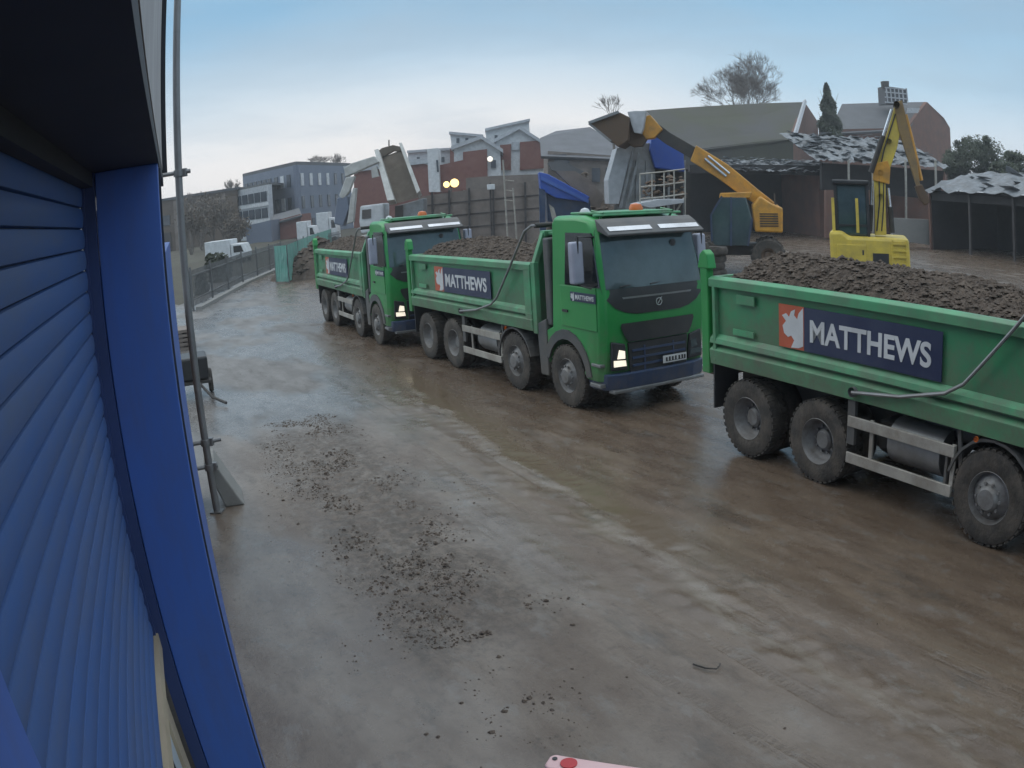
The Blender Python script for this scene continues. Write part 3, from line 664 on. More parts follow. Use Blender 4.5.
# ------------------------------------------------------------------ building the camera hangs on
B = thing('industrial_unit', 'blue industrial unit with roller shutter and blue jamb along the left edge', 'building', (0, 0, 0), .395)
WX = -.042
MB().box((-5.2, 1.5, 4.4), (8.8, 13.4, 8.8)).build('wall', 'cladding', B)                      # main mass, behind the shutter
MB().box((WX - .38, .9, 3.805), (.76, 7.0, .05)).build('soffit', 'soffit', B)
q = MB(); q.box((WX - .03, -.6, 6.3), (.06, 9.6, 4.9))
fz = q.build('fascia_cladding', 'cladding', B)
MB().box((WX - .01, 4.24, 6.3), (.07, .06, 4.92)).build('corner_trim', 'soffit', fz)
q = MB()
zz = 2.08; y0, y1 = -1.2, 2.88
while zz < 3.70:
    P = [(-.345, zz), (-.334, zz + .003), (-.331, zz + .012), (-.329, zz + .036), (-.331, zz + .058), (-.334, zz + .067), (-.345, zz + .0705)]
    q.ext([(x, y0, z) for x, z in P], (0, y1 - y0, 0)); zz += .072
sh = q.build('roller_shutter', 'shutter', B, smooth=True)
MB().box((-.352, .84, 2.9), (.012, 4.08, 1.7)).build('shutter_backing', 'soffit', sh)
MB().box((-.338, .84, 2.045), (.05, 4.08, .07)).build('shutter_bottom_rail', 'cream', sh)
MB().box((-.32, .84, 3.755), (.06, 4.08, .05)).build('shutter_shade_box', 'soffit', B)  # dark box added to stand for the shade under the soffit
q = MB(); q.box((-.3115, 2.90, 1.9), (.055, .04, 3.8)); q.box((-.328, 2.872, 2.9), (.012, .02, 1.7))
q.build('shutter_guide', mat('navy_guide', (.025, .05, .16), .5), B)
q = MB(); q.box((-.164, 3.1, 1.89), (.236, .40, 3.78)); q.build('door_jamb', 'jamb', B, bevel=.004)
MB().box((WX - .002, 3.02, 1.89), (.012, .012, 3.76)).build('jamb_seam', 'soffit', B)
MB().box((-.20, 5.85, 1.72), (.30, 5.1, 3.44)).build('side_wall', 'jamb', B)
MB().box((-.22, 9.6, 1.3), (.26, 2.4, 2.6)).build('rear_brickwork', 'oldbrick', B)
MB().box((-.305, -.2, 1.9), (.05, 1.92, 3.7)).build('near_jamb', 'jamb', B)
q = MB(); q.box((-.385, 1.7, 1.05), (.03, 2.3, 2.1)); dp = q.build('inner_door', 'panel', B)
MB().box((-.368, 2.45, 1.05), (.01, .015, 2.1)).build('door_seam', 'black', dp)
MB().box((-.38, 2.76, 1.02), (.05, .16, 2.1)).build('door_frame', 'cream', dp)

# scaffold pole and what hangs about it
SP = Vector((-3.8143, 9.4133, 0))
u_w = Vector((-math.sin(.395), math.cos(.395), 0)); n_w = Vector((math.cos(.395), math.sin(.395), 0))
t = thing('scaffold_pole', 'tall grey scaffold pole standing beside the blue unit', 'scaffold pole', SP)
MB().tube([(0, 0, .02), (0, 0, 13)], .048, 12).build('pole', 'pipe', t, smooth=True)
MB().box((0, 0, .01), (.16, .16, .02)).build('base_plate', 'steel', t)
for z, L1 in ((.92, .30), (.60, .16), (4.24, .22)):
    q = MB(); q.lathe([(.065, -.04), (.065, .04), (.046, .04)], (0, 0, z), 'z', 12); q.tube([(-n_w.x * .32, -n_w.y * .32, z), (n_w.x * L1 * .7, n_w.y * L1 * .7, z + .01)], .028, 8); q.box((n_w.x * .07, n_w.y * .07, z), (.07, .07, .10))
    q.build('coupler', 'pipe', t, bevel=.004)
MB().lathe([(.055, 0), (.055, .05), (.046, .05)], (0, 0, 6.9), 'z', 12).build('sleeve', 'pipe', t)
q = MB(); q.tube([(-5.15, 11.6, 0), (-5.15, 11.6, 6.4)], .022, 8); tag(q.build('thin_pole', 'rail', smooth=True), 'thin pale pole between the scaffold pole and the wall', 'pole')
# concrete block leaning at the foot
c0 = SP + Vector((.02, .25, 0))
q = MB(); q.ext([(0, 0, 0), (.26, 0, 0), (.20, 0, .10), (-.06, 0, .62), (-.20, 0, .62)], (0, .7, 0))
cb_ = q.build('concrete_block', 'conc', bevel=.02); cb_.location = SP + Vector((-.02, .5, 0)); cb_.rotation_euler = (0, 0, .35); tag(cb_, 'wedge of pale concrete at the foot of the scaffold pole', 'concrete block')
# black trolley tank
t = thing('site_generator', 'small black wheeled generator against the wall beyond the scaffold pole', 'generator', (-6.75, 16.6, 0), .4)
MB().box((0, 0, .62), (.62, .9, .5)).build('housing', 'black', t, bevel=.05)
MB().box((0, 0, .34), (.7, 1.0, .06)).build('frame', 'dark', t)
for s in (-1, 1): MB().lathe([(.10, -.05), (.24, -.05), (.26, 0), (.24, .05), (.10, .05), (.10, -.05)], (s * .34, .1, .26), 'x', 18).build('wheel', 'tyre', t, smooth=True)
q = MB(); q.tube([(0, -.4, .4), (.3, -1.1, .12), (.55, -1.6, .06)], .03, 6); q.build('drawbar', 'dark', t)
# pallet stack of boards leaning behind
q = MB()
for i in range(5): q.box((0, 0, .1 + i * .13), (.9, 1.1, .09))
for i in range(4):
    for x in (-.4, 0, .4): q.box((x, 0, .165 + i * .13), (.1, 1.05, .045))
o = q.build('pallet_stack', 'hoard'); o.location = (-9.9, 23.4, 0); o.rotation_euler = (0, 0, .5); tag(o, 'stack of weathered timber pallets by the wall beyond the generator', 'pallets')

# barrier foot and stick near the camera
_b = at(556, 760, 3.4); BP = Vector((_b.x + .22, 3.36, _b.z - .12))
t = thing('barrier_plank', 'end of a faded pink and white barrier plank with a red disc, bottom of frame', 'barrier', (BP.x, BP.y, BP.z), R(-24))
q = MB(); q.ext([(-.28, -.06, 0), (-.28, .02, 0), (-.26, .045, 0), (.9, .045, 0), (.9, -.085, 0), (-.26, -.085, 0)], (0, 0, .08)); q.build('plank', 'pinkpl', t, bevel=.012)
MB().lathe([(.045, .08), (.045, .088), (0, .088)], (-.16, -.02, 0), 'z', 20).build('red_disc', 'red', t)
MB().lathe([(.014, .08), (.014, .086), (0, .086)], (-.245, -.0, 0), 'z', 12).build('bolt', 'black', t)
for x in (.25, .7): MB().box((x, -.02, -BP.z / 2), (.05, .3, BP.z)).build('leg', 'pinkpl', t)
sk = at(708, 672, 5.3)
q = MB(); q.tube([(sk.x - .10, 5.40, .02), (sk.x - .02, 5.30, .03), (sk.x + .06, 5.27, .03), (sk.x + .10, 5.33, .02), (sk.x + .11, 5.36, .02)], .008, 6, .004)
tag(q.build('bent_stick', 'dark', smooth=True), 'short bent black strip lying on the mud in the foreground', 'stick')

# ------------------------------------------------------------------ excavator
EY = 22.0
e0 = at(870, 268, EY); EF = Vector((e0.x, e0.y, 0)); ED = EF.length; EF.normalize(); ER = Vector((EF.y, -EF.x, 0))
t = thing('excavator', 'yellow tracked excavator with raised boom behind the nearest tipper', 'excavator', (e0.x, EY, 0), math.atan2(ER.y, ER.x))
def turned(px, py, dist, Fd, Rd):      # point of a thing whose own frame is turned to face along Fd
    p = at(px, py, 10); d = p - Vector((0, 0, CAM_H)); k = dist / d.dot(Fd); w = d * k
    return Vector((w.dot(Rd), 0, CAM_H + w.z))
def lp(px, py, dy=0):     # point of the excavator's own frame
    return turned(px, py, ED, EF, ER)
q = MB()
a, b_, c_, d_ = lp(829, 231), lp(909, 239), lp(911, 272), lp(831, 266)
q.ext([(a.x, 0, a.z), (a.x + .4, 0, a.z + .02), (a.x + .6, 0, a.z - .14), (b_.x, 0, b_.z), (c_.x, 0, 1.20), (d_.x, 0, 1.15)], (0, 2.2, 0)); hsn = q.build('counterweight_body', 'yellow', t, bevel=.10)
q = MB()
for i in range(5): q.box((b_.x - .30, -.02, 1.30 + i * .19), (.46, .05, .05))
for x in (b_.x - .53, b_.x - .08): q.box((x, -.02, 1.68), (.05, .06, 1.0))
q.build('ladder', 'yellow', t)
q = MB(); q.box((-.55, -.015, 1.75), (.9, .03, .5)); ed_ = q.build('engine_door', 'yellow', hsn, bevel=.01); MB().box((-.20, -.035, 1.78), (.05, .02, .14)).build('handle', 'black', ed_)
MB().box((.35, -.012, 1.62), (.5, .03, .30)).build('cooling_vent', 'black', hsn)
w1, w2 = lp(842, 190), lp(866, 190)
q = MB(); q.box(((w1.x + w2.x) / 2 - .1, 1.0, 3.0), (1.0, 1.5, 1.55)); cabx = q.build('cab', 'glass', t, bevel=.08)
for sx_ in (-.5, .5): MB().box(((w1.x + w2.x) / 2 - .1 + sx_, .24, 3.0), (.09, .05, 1.55)).build('cab_pillar', 'black', cabx)
MB().box(((w1.x + w2.x) / 2 - .1, .235, 2.55), (.95, .04, .07)).build('cab_rail', 'black', cabx)
q = MB(); q.box(((w1.x + w2.x) / 2 - .1, 1.0, 3.82), (1.15, 1.75, .14)); q.build('cab_roof', 'black', cabx, bevel=.04)
q = MB()
for px in (834, 858):
    p = lp(px, 233); MB().box((p.x, .12, (p.z + 3.15) / 2 + .1), (.09, .09, 3.15 - p.z + .2)).build('guard_post', 'yellow', t, bevel=.01)
for s in (-1, 1):
    T = MB(); P = []
    for i in range(13): a_ = math.pi / 2 + math.pi * i / 12; P.append((-1.25 + .42 * math.cos(a_), .46 + .42 * math.sin(a_)))
    for i in range(13): a_ = -math.pi / 2 + math.pi * i / 12; P.append((1.25 + .42 * math.cos(a_), .46 + .42 * math.sin(a_)))
    T.ext([(x, 1.1 + s * .95 - .25, z) for x, z in P], (0, .5, 0)); T.build('track', 'dark', t, bevel=.02)
MB().box((0, 1.1, .85), (1.5, 1.4, .5)).build('undercarriage', 'dark', t, bevel=.05)
# boom : lower stout section, crank, upper section tapering to the tip; lies in a plane with real width
def bar(mbx, P, dy0, wdt):
    # outline given as left/right pixel pairs; extruded through wdt
    L_ = [lp(a[0], a[1]) for a, b2 in P]; R_ = [lp(b2[0], b2[1]) for a, b2 in P]
    pts = L_ + R_[::-1]; mbx.ext([(v.x, dy0, v.z) for v in pts], (0, wdt, 0)); return mbx
q = bar(MB(), [((875, 236), (887, 236)), ((875, 205), (886, 205)), ((874, 180), (886, 182)), ((876, 168), (889, 172))], .60, .36)
bo = q.build('boom', 'yellow', t, bevel=.02)
q = bar(MB(), [((875, 176), (887, 178)), ((877, 160), (892, 164)), ((884, 142), (898, 146)), ((890, 122), (902, 126)), ((894, 108), (901, 110)), ((896, 99), (899, 99))], .64, .28)
bu = q.build('upper_boom', 'yellow', t, bevel=.02)
q = bar(MB(), [((873, 180), (890, 184)), ((873, 168), (891, 168)), ((878, 162), (888, 160))], .54, .48); q.build('joint_plate', 'amber', bo, bevel=.02)
for px, py in ((881, 172), (881, 196), (890, 140)):
    c = lp(px, py); MB().lathe([(.07, 0), (.07, .60), (0, .60)], (c.x, .50, c.z), 'y', 12).build('pin', 'dark', bo)
def ram(a, b_, y, r, parent, nm):
    p1, p2 = lp(*a), lp(*b_); m_ = p1.lerp(p2, .58)
    o_ = MB().tube([(p1.x, y, p1.z), (m_.x, y, m_.z)], r, 10).build(nm, 'dark', parent, smooth=True)
    MB().tube([(m_.x, y, m_.z), (p2.x, y, p2.z)], r * .55, 10).build('rod', 'chrome', o_, smooth=True)
ram((871, 172), (892, 108), .50, .085, bu, 'arm_ram'); ram((893, 234), (889, 188), .70, .085, bo, 'boom_ram'); ram((870, 232), (872, 186), .70, .075, bo, 'boom_ram')
for k, (a, m_, b_) in enumerate((((877, 232), (880, 200), (879, 170)), ((880, 170), (884, 150), (896, 112)), ((882, 232), (884, 205), (884, 176)))):
    P_ = [lp(*v) for v in (a, m_, b_)]; MB().tube([(v.x, .56 + .02 * k, v.z) for v in P_], .022, 6).build('hydraulic_hose', 'black', bo, smooth=True)
q = bar(MB(), [((894, 100), (903, 98)), ((899, 128), (909, 124)), ((911, 165), (918, 160)), ((919, 190), (922, 188))], .60, .30)
di = q.build('dipper_arm', 'olddip', t, bevel=.02)
q = MB(); p1, p2 = lp(903, 112), lp(920, 180); q.tube([(p1.x + .12, .75, p1.z), (p2.x + .1, .75, p2.z)], .06, 8); q.build('dipper_ram', 'amber', di, smooth=True)
q = bar(MB(), [((916, 186), (923, 184)), ((920, 198), (929, 196)), ((926, 206), (931, 203))], .40, .6); q.build('bucket', 'rust', t, bevel=.03)
q = bar(MB(), [((894, 82), (907, 84)), ((892, 98), (904, 99))], .2, .7)
MB().lathe([(.10, -.05), (.10, .5), (0, .5)], (lp(897, 103).x, .4, lp(897, 103).z), 'y', 14).build('pivot_pin', 'dark', t)

# ------------------------------------------------------------------ telehandler / loading shovel
TY = 34.0
p0 = at(738, 250, TY); t = thing('telehandler', 'ochre telescopic handler with its boom raised over the blue screener', 'telehandler', (p0.x, TY, 0)); tx = p0.x
TF = Vector((p0.x, TY, 0)); TD = TF.length; TF.normalize(); TRr = Vector((TF.y, -TF.x, 0)); t.rotation_euler = (0, 0, math.atan2(TRr.y, TRr.x))
def tp_(px, py): return turned(px, py, TD, TF, TRr)
q = MB(); q.ext([tp_(755, 232), tp_(783, 233), tp_(783, 208), tp_(771, 203), tp_(760, 196), tp_(752, 205)], (0, 1.9, 0)); rb_ = q.build('rear_body', 'amber', t, bevel=.08)
a, b_ = tp_(760, 226), tp_(778, 214)
q = MB()
for i in range(6): q.box(((a.x + b_.x) / 2, -.01, a.z + (b_.z - a.z) * i / 5), (abs(b_.x - a.x), .03, .045))
q.build('engine_grille', 'black', rb_)
a = tp_(776, 206); MB().tube([(a.x, .5, a.z - .2), (a.x, .5, a.z + .55)], .05, 8).build('exhaust', 'dark', t, smooth=True)
q = MB(); a, b_ = tp_(694, 240), tp_(784, 240); q.box(((a.x + b_.x) / 2, 1.0, 1.0), (b_.x - a.x - .6, 1.3, .5)); q.build('chassis', 'dark', t, bevel=.04)
q = MB(); q.ext([tp_(712, 246), tp_(748, 246), tp_(752, 218), tp_(746, 197), tp_(722, 196), tp_(711, 215)], (0, 1.1, 0)); cb2 = q.build('cab', 'glass', t, bevel=.05)
q = MB(); q.ext([tp_(719, 198), tp_(750, 198), tp_(752, 192), tp_(720, 193)], (0, 1.25, 0)); q.build('cab_roof', 'amber', cb2, bevel=.03)
for a, b_ in (((712, 246), (711, 215)), ((731, 246), (731, 197)), ((748, 246), (752, 218)), ((722, 196), (711, 215))):
    q = MB(); A_, B_ = tp_(*a), tp_(*b_); q.beam((A_.x, -.02, A_.z), (B_.x, -.02, B_.z), .06, .08); q.build('cab_pillar', 'bluebump', cb2)
for s, (px, py) in ((0, (702, 236)), (0, (768, 240))):
    for yy in (0, 1.7):
        c = tp_(px, py); w = MB().lathe([(.35, -.2), (.68, -.22), (.74, -.15), (.74, .15), (.68, .22), (.35, .2), (.35, -.2)], (c.x, yy + .1, .74), n=28)
        for k in range(20):
            a_ = 2 * math.pi * k / 20; w.box((c.x + .75 * math.cos(a_), yy + .1, .74 + .75 * math.sin(a_)), (.07, .36, .09), Matrix.Rotation(-a_, 3, 'Y'))
        wo = w.build('wheel', 'tyre', t, smooth=True); MB().lathe([(.36, -.15), (.30, -.18), (.2, -.08), (.12, -.14), (0, -.14)], (c.x, yy + .1, .74), n=24).build('rim', 'rust', wo, smooth=True)
def tbar(P, y0, w): 
    L_ = [tp_(*a) for a, b2 in P]; R_ = [tp_(*b2) for a, b2 in P]; return MB().ext([(v.x, y0, v.z) for v in L_ + R_[::-1]], (0, w, 0))
bo = tbar([((772, 215), (781, 207)), ((742, 196), (757, 188)), ((716, 177), (728, 164)), ((689, 160), (695, 144))], .9, .5).build('boom', 'amber', t, bevel=.04)
tbar([((689, 157), (694, 146)), ((664, 143), (668, 131)), ((652, 134), (655, 121))], 1.0, .32).build('inner_boom', 'dark', bo, bevel=.02)
q = MB(); a, b_ = tp_(726, 176), tp_(704, 158); q.tube([(a.x, .82, a.z), (b_.x, .82, b_.z)], .07, 8); q.tube([(a.x + .15, .75, a.z + .12), (b_.x + .15, .75, b_.z + .12)], .05, 8); q.build('boom_ram', 'chrome', bo, smooth=True)
tbar([((640, 133), (644, 138)), ((641, 115), (652, 137)), ((648, 113), (661, 128))], .85, .6).build('boom_head', 'amber', t, bevel=.04)
tbar([((622, 140), (630, 146)), ((628, 130), (640, 145)), ((638, 124), (646, 135))], .9, .5).build('quick_hitch', 'rust', t, bevel=.03)
tbar([((626, 111), (633, 132)), ((633, 110), (640, 133)), ((645, 110), (642, 128))], .4, 1.6).build('hitch_plate', 'palegrey', t, bevel=.02)
q = MB(); P = [tp_(*a) for a in ((589, 123), (619, 112), (629, 117), (628, 140), (618, 147), (611, 141))]
q.ext([(v.x, 0, v.z) for v in P], (0, 2.3, 0)); bk = q.build('bucket', 'rust', t, bevel=.03)
A_, B_ = P[0], P[1]; MB().beam((A_.x, -.06, A_.z), (B_.x, -.06, B_.z), .14, .12).build('bucket_lip', 'steel', bk)
A_, B_ = P[0], P[5]; MB().beam((A_.x, 1.1, A_.z - .02), (B_.x, 1.1, B_.z - .02), 2.3, .10).build('cutting_edge', 'steel', bk)

# ------------------------------------------------------------------ screeners, cage, conveyor
def flat(name, mt, Y, pts, th, parent=None, bevel=0, lean=0):
    P = [at(px, py, Y) for px, py in pts]
    return MB().ext(P, (0, th, 0)).build(name, mt, parent, world=True, bevel=bevel)
SY = 38.0
p0 = at(660, 220, SY); t = thing('soil_screener', 'tall soil screener with blue hopper and pale sloping chute behind the cab', 'screener', (p0.x, SY, 0))
flat('hopper', 'bluep', SY, [(652, 134), (664, 132), (683, 143), (685, 172), (655, 168), (650, 150)], 2.0, t, .05)
flat('hopper_side', 'steel', SY + .3, [(633, 143), (652, 143), (655, 168), (656, 215), (616, 215), (622, 185)], 1.2, t, .02)
ch = flat('chute', 'palegrey', SY - .4, [(617, 148), (634, 142), (628, 165), (619, 204), (609, 204), (608, 180)], 1.6, t, .02)
for dx in (2, 8): flat('chute_rib', 'steel', SY - .5, [(632 + dx, 147), (634 + dx, 147), (620 + dx, 208), (617 + dx, 208)], .08, t)
for px in (636, 646, 668, 684): flat('support_leg', 'steel', SY + .2, [(px, 160), (px + 2, 160), (px + 1, 240), (px - 1, 240)], .15, t)
flat('belly_plate', 'dark', SY + .9, [(640, 168), (690, 172), (690, 245), (640, 245)], .4, t)
CY = 31.0
p0 = at(662, 240, CY); t = thing('tube_cage', 'open white tubular cage of scrap beside the telehandler', 'cage', (p0.x, CY, 0))
q = MB()
for k in range(2):
    yy = CY + k * 1.2
    for px in (640, 652, 664, 674, 685): q.tube([at(px, 173 - (px - 640) * .06, yy), at(px, 246, yy)], .028, 6)
    for py in (173, 186, 198): q.tube([at(640, py + 1, yy), at(662, py - 1, yy), at(685, py - 4, yy)], .028, 6)
q.tube([at(684, 198, CY), at(670, 222, CY)], .04, 6); q.build('cage_frame', 'rail', t, world=True)
q = MB()
for i in range(60):
    p = at(random.uniform(644, 684), random.uniform(176, 200), CY + random.uniform(.2, 1.1)); put_rock(q, p, random.uniform(.08, .22))
q.build('scrap_load', 'rust', t, world=True)
for k, (px, py, w) in enumerate(((662, 205, 1.2), (652, 203, .7))): pass
flat('cage_tray', 'palegrey', CY - .3, [(636, 204), (660, 199), (684, 199), (684, 203), (650, 208)], 1.6, t, .02)

q0 = at(570, 225, 40); t = thing('blue_screening_plant', 'low blue screening plant with brown soil heap behind the middle cab', 'screener', (q0.x, 40, 0))
flat('conveyor_side', 'bluep', 40, [(539, 172), (548, 174), (590, 197), (586, 202), (556, 198), (541, 190)], 1.6, t, .04)
flat('conveyor_flange', 'jamb', 39.9, [(541, 176), (589, 200), (588, 203), (541, 180)], .08, t)
flat('engine_box', 'bluebump', 40.3, [(546, 190), (590, 200), (592, 222), (548, 222)], 1.4, t, .04)
flat('front_panel', 'rail', 39.6, [(549, 204), (554, 208), (560, 230), (555, 232)], .1, t)
flat('frame_post', 'bluebump', 40, [(539, 188), (545, 190), (546, 235), (540, 235)], .3, t)
flat('side_boards', 'hoard', 40.6, [(556, 171), (575, 171), (590, 180), (604, 196), (600, 208), (588, 205)], .6, t)
def mound(name, label, cx, cy, rx, ry, h, mt, seed, nr=120, rs=.1, cat='soil heap', nx=36, group=None):
    q = MB(); rows = []
    def hz(u, v):
        d = math.hypot(u, v); return h * max(0, 1 - d) ** .8 * (1 + .5 * noise.noise(Vector((u * 2.2, v * 2.2, seed)))) + h * .10 * noise.noise(Vector((u * 8, v * 8, seed))) - (.04 if d < 1 else .15)
    for i in range(nx + 1):
        u = -1 + 2 * i / nx; rows.append([Vector((cx + rx * u, cy + ry * (-1 + 2 * j / nx), hz(u, -1 + 2 * j / nx))) for j in range(nx + 1)])
    q.grid(rows)
    for k in range(nr):
        a = random.uniform(0, 6.28); r = math.sqrt(random.random()) * .9; u, v = r * math.cos(a), r * math.sin(a)
        put_rock(q, (cx + rx * u, cy + ry * v, hz(u, v) + .02), random.uniform(.3, 1) * rs)
    return tag(q.build(name, mt), label, cat, group)
hp = at(590, 225, 43); mound('soil_mound', 'brown soil heap beside the blue screening plant', hp.x, 44, 3.5, 3, 4.3, 'soil', 11, 160, .25)
hp = at(322, 262, 47); mound('rubble_mound', 'low rubble heap inside the green netting', hp.x + .2, 47.5, 3.4, 3.5, 2.1, 'soil', 21, 260, .30)
# tyres and debris between the cab and the telehandler
def tyre_pile(px, Y, nrows, label):
    p = at(px, 250, Y); t = thing('tyre_stack', label, 'tyres', (p.x, Y, 0), 0, 'stacked tyres beside the telehandler')
    for i in range(nrows):
        MB().lathe([(.28, -.13), (.50, -.14), (.55, 0), (.50, .14), (.28, .13), (.28, -.13)], (random.uniform(-.08, .08), random.uniform(-.08, .08), .14 + .28 * i), 'z', 20).build('tyre', 'tyre', t, smooth=True)
tyre_pile(692, 29, 6, 'stack of muddy tyres just right of the middle cab'); tyre_pile(712, 30.5, 5, 'shorter stack of muddy tyres under the telehandler cab')

# ------------------------------------------------------------------ background: right-hand sheds
def house(name, label, cat, loc): return thing(name, label, cat, loc)
Y1 = 60.0
t = thing('open_shed', 'long dark open-fronted shed with crumpled tin roof behind the telehandler', 'shed', (at(765, 238, Y1).x, Y1, 0))
g0 = at(690, 232, Y1); g1 = at(827, 236, Y1)
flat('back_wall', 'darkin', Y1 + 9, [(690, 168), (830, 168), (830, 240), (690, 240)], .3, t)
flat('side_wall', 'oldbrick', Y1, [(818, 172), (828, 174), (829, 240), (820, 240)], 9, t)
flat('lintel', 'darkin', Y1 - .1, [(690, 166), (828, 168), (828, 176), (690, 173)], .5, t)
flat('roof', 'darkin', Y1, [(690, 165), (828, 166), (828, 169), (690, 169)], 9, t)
def debris_roof(t, ax, ay, bx, by, Y, D, hgt, seed, n1=60, n2=12):
    q = MB(); rows = []
    for j in range(n2 + 1):
        r = []
        for i in range(n1 + 1):
            px = ax + (bx - ax) * i / n1; p = at(px, ay + (by - ay) * i / n1, Y); f = j / n2
            r.append(Vector((p.x, Y + D * f, p.z + hgt * f + .20 * noise.noise(Vector((i * .5, j * .6, seed))) + .12 * noise.noise(Vector((i * 1.3, j * 1.2, seed))))))
        rows.append(r)
    q.grid(rows)
    for k in range(150):
        i = random.randint(0, n1); j = random.randint(0, n2); c = rows[j][i]
        q.box(c + Vector((0, 0, .12)), (random.uniform(.3, 1.2), random.uniform(.2, .8), .03), Matrix.Rotation(random.uniform(-.4, .4), 3, 'Y') @ Matrix.Rotation(random.uniform(0, 3), 3, 'Z'))
    return q.build('crumpled_roof', 'debris', t, world=True)
debris_roof(t, 728, 170, 845, 172, Y1 - .5, 6, 1.0, 3)
# middle ruin
Y2 = 56.0
t = thing('ruined_outbuilding', 'ruined outbuilding with debris-strewn roof behind the excavator', 'outbuilding', (at(880, 240, Y2).x, Y2, 0))
flat('rear_wall', 'oldbrick', Y2 + 6, [(820, 166), (945, 172), (945, 245), (820, 240)], .4, t)
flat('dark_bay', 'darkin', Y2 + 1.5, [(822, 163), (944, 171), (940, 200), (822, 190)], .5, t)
flat('low_wall', 'conc', Y2 - 8, [(893, 218), (935, 220), (937, 246), (893, 240)], .4, t)
flat('low_wall', 'oldbrick', Y2, [(826, 190), (870, 190), (870, 240), (826, 238)], .4, t)
debris_roof(t, 816, 160, 950, 168, Y2, 8, 2.5, 7)
for px in (848, 872, 905, 935): flat('roof_post', 'rail', Y2 - 1, [(px, 160), (px + 1.6, 160), (px + 2, 243), (px + .2, 243)], .12, t)
# right shed, front runs towards the camera
t = thing('open_shed', 'tall dark open-fronted shed with torn sheet roof at the right edge', 'shed', (29, 43, 0))
P1 = Vector((27.5, 47.5, 0)); P2 = Vector((29.6, 37.5, 0)); P2b = P2 + (P2 - P1) * .6
q = MB(); dd = (P2b - P1).normalized(); nn_ = Vector((-dd.y, dd.x, 0));  # nn_ points right/back
if nn_.x < 0: nn_ = -nn_
L = (P2b - P1).length; rot = Matrix((dd, nn_, Vector((0, 0, 1)))).transposed()
def shb(c, d): return (P1 + dd * c[0] + nn_ * c[1] + Vector((0, 0, c[2]))), d
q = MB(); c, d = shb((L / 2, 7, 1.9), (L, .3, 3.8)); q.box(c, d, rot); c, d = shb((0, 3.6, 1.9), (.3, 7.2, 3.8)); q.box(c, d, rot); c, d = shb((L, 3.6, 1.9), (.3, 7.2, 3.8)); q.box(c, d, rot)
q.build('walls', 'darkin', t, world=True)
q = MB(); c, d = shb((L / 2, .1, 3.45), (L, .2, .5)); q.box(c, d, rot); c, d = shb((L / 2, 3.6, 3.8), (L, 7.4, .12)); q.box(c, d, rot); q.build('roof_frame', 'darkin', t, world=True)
for k in range(5):
    q = MB(); c, d = shb((L * k / 4, -.1, 1.85), (.16, .16, 3.7)); q.box(c, d, rot); q.build('post', 'oldbrick' if k == 0 else 'post', t, world=True)
q = MB(); rows = []
for j in range(15):
    f = j / 14; r = []
    for i in range(41):
        r.append(P1 + dd * (L * i / 40) + nn_ * (-.5 + 7.8 * f) + Vector((0, 0, 3.85 + 2.2 * math.sin(min(1, f * 1.2) * 1.57) * (.65 + .5 * noise.noise(Vector((i * .16, 0, 2)))) + .35 * noise.noise(Vector((i * .4, j * .5, 9))))))
    rows.append(r)
q.grid(rows)
for k in range(40):
    i, j = random.randint(0, 40), random.randint(0, 14); q.box(rows[j][i] + Vector((0, 0, .08)), (random.uniform(.4, 1.6), random.uniform(.3, 1), .03), Matrix.Rotation(random.uniform(-.6, .6), 3, 'Y') @ Matrix.Rotation(random.uniform(0, 3), 3, 'Z'))
q.build('torn_sheet_roof', 'debris', t, world=True)

# brown pitched building
def quad_roof(name, mt, pts, parent, th=.25):
    P = [at(*p) for p in pts]; nrm = (P[1] - P[0]).cross(P[-1] - P[0]).normalized()
    if nrm.z < 0: nrm = -nrm
    return MB().ext(P, -nrm * th).build(name, mt, parent, world=True)
t = thing('factory_building', 'long factory with mossy sheet roof and brick gable behind the shed', 'building', (at(730, 240, 82).x, 82, 0))
flat('wall', 'mossroof', 80, [(634, 158), (793, 138), (793, 235), (634, 235)], .4, t)
quad_roof('roof', 'mossroof', [(632, 160, 79.8), (794, 139, 79.8), (805, 102, 92), (640, 111, 92)], t)
P = [at(793, 138, 80), at(793, 235, 80), at(819, 235, 104), at(818, 122, 104), at(805, 102.5, 92)]
MB().ext([p for p in P], (-.4, .1, 0)).build('gable_wall', 'oldbrick', t, world=True)
q = MB().beam(at(794, 138, 79.6), at(805, 101, 91.8), .35, .35); q.build('verge', 'palegrey', t, world=True)
# right brick building
t = thing('brick_warehouse', 'brick warehouse with slate roof and stepped gable behind the excavator', 'building', (at(900, 240, 100).x, 100, 0))
flat('front_wall', 'oldbrick', 95, [(820, 130), (907, 128), (907, 235), (820, 235)], .4, t)
quad_roof('roof', 'greyroof', [(828, 134, 94.6), (908, 130, 94.6), (927, 102, 104), (842, 104, 104)], t)
P = [at(907, 128, 95), at(907, 235, 95), at(952, 238, 108), at(950, 128, 108), at(944, 118, 106), at(927, 102, 102)]
MB().ext(P, (-.4, .3, 0)).build('gable_wall', 'oldbrick', t, world=True)
q = MB().ext([at(885, 86, 99), at(907, 89, 99), at(907, 104, 99), at(886, 104, 99)], (0, 2.4, 0)); wt = q.build('roof_tank', 'greyroof', t, world=True)
q = MB()
for i in range(6): q.box(at(887 + i * 4, 95, 98.9), (.18, .1, 1.9))
for py in (87.5, 92, 97, 102): 
    a, b_ = at(885, py, 98.85), at(907, py + 2, 98.85); q.beam(a, b_, .1, .16)
q.build('tank_lattice', 'palegrey', wt, world=True)
q = MB().ext([at(883, 81, 99), at(889, 81, 99), at(889, 88, 99), at(884, 88, 99)], (0, .8, 0)); q.build('vent_cowl', 'post', wt, world=True)
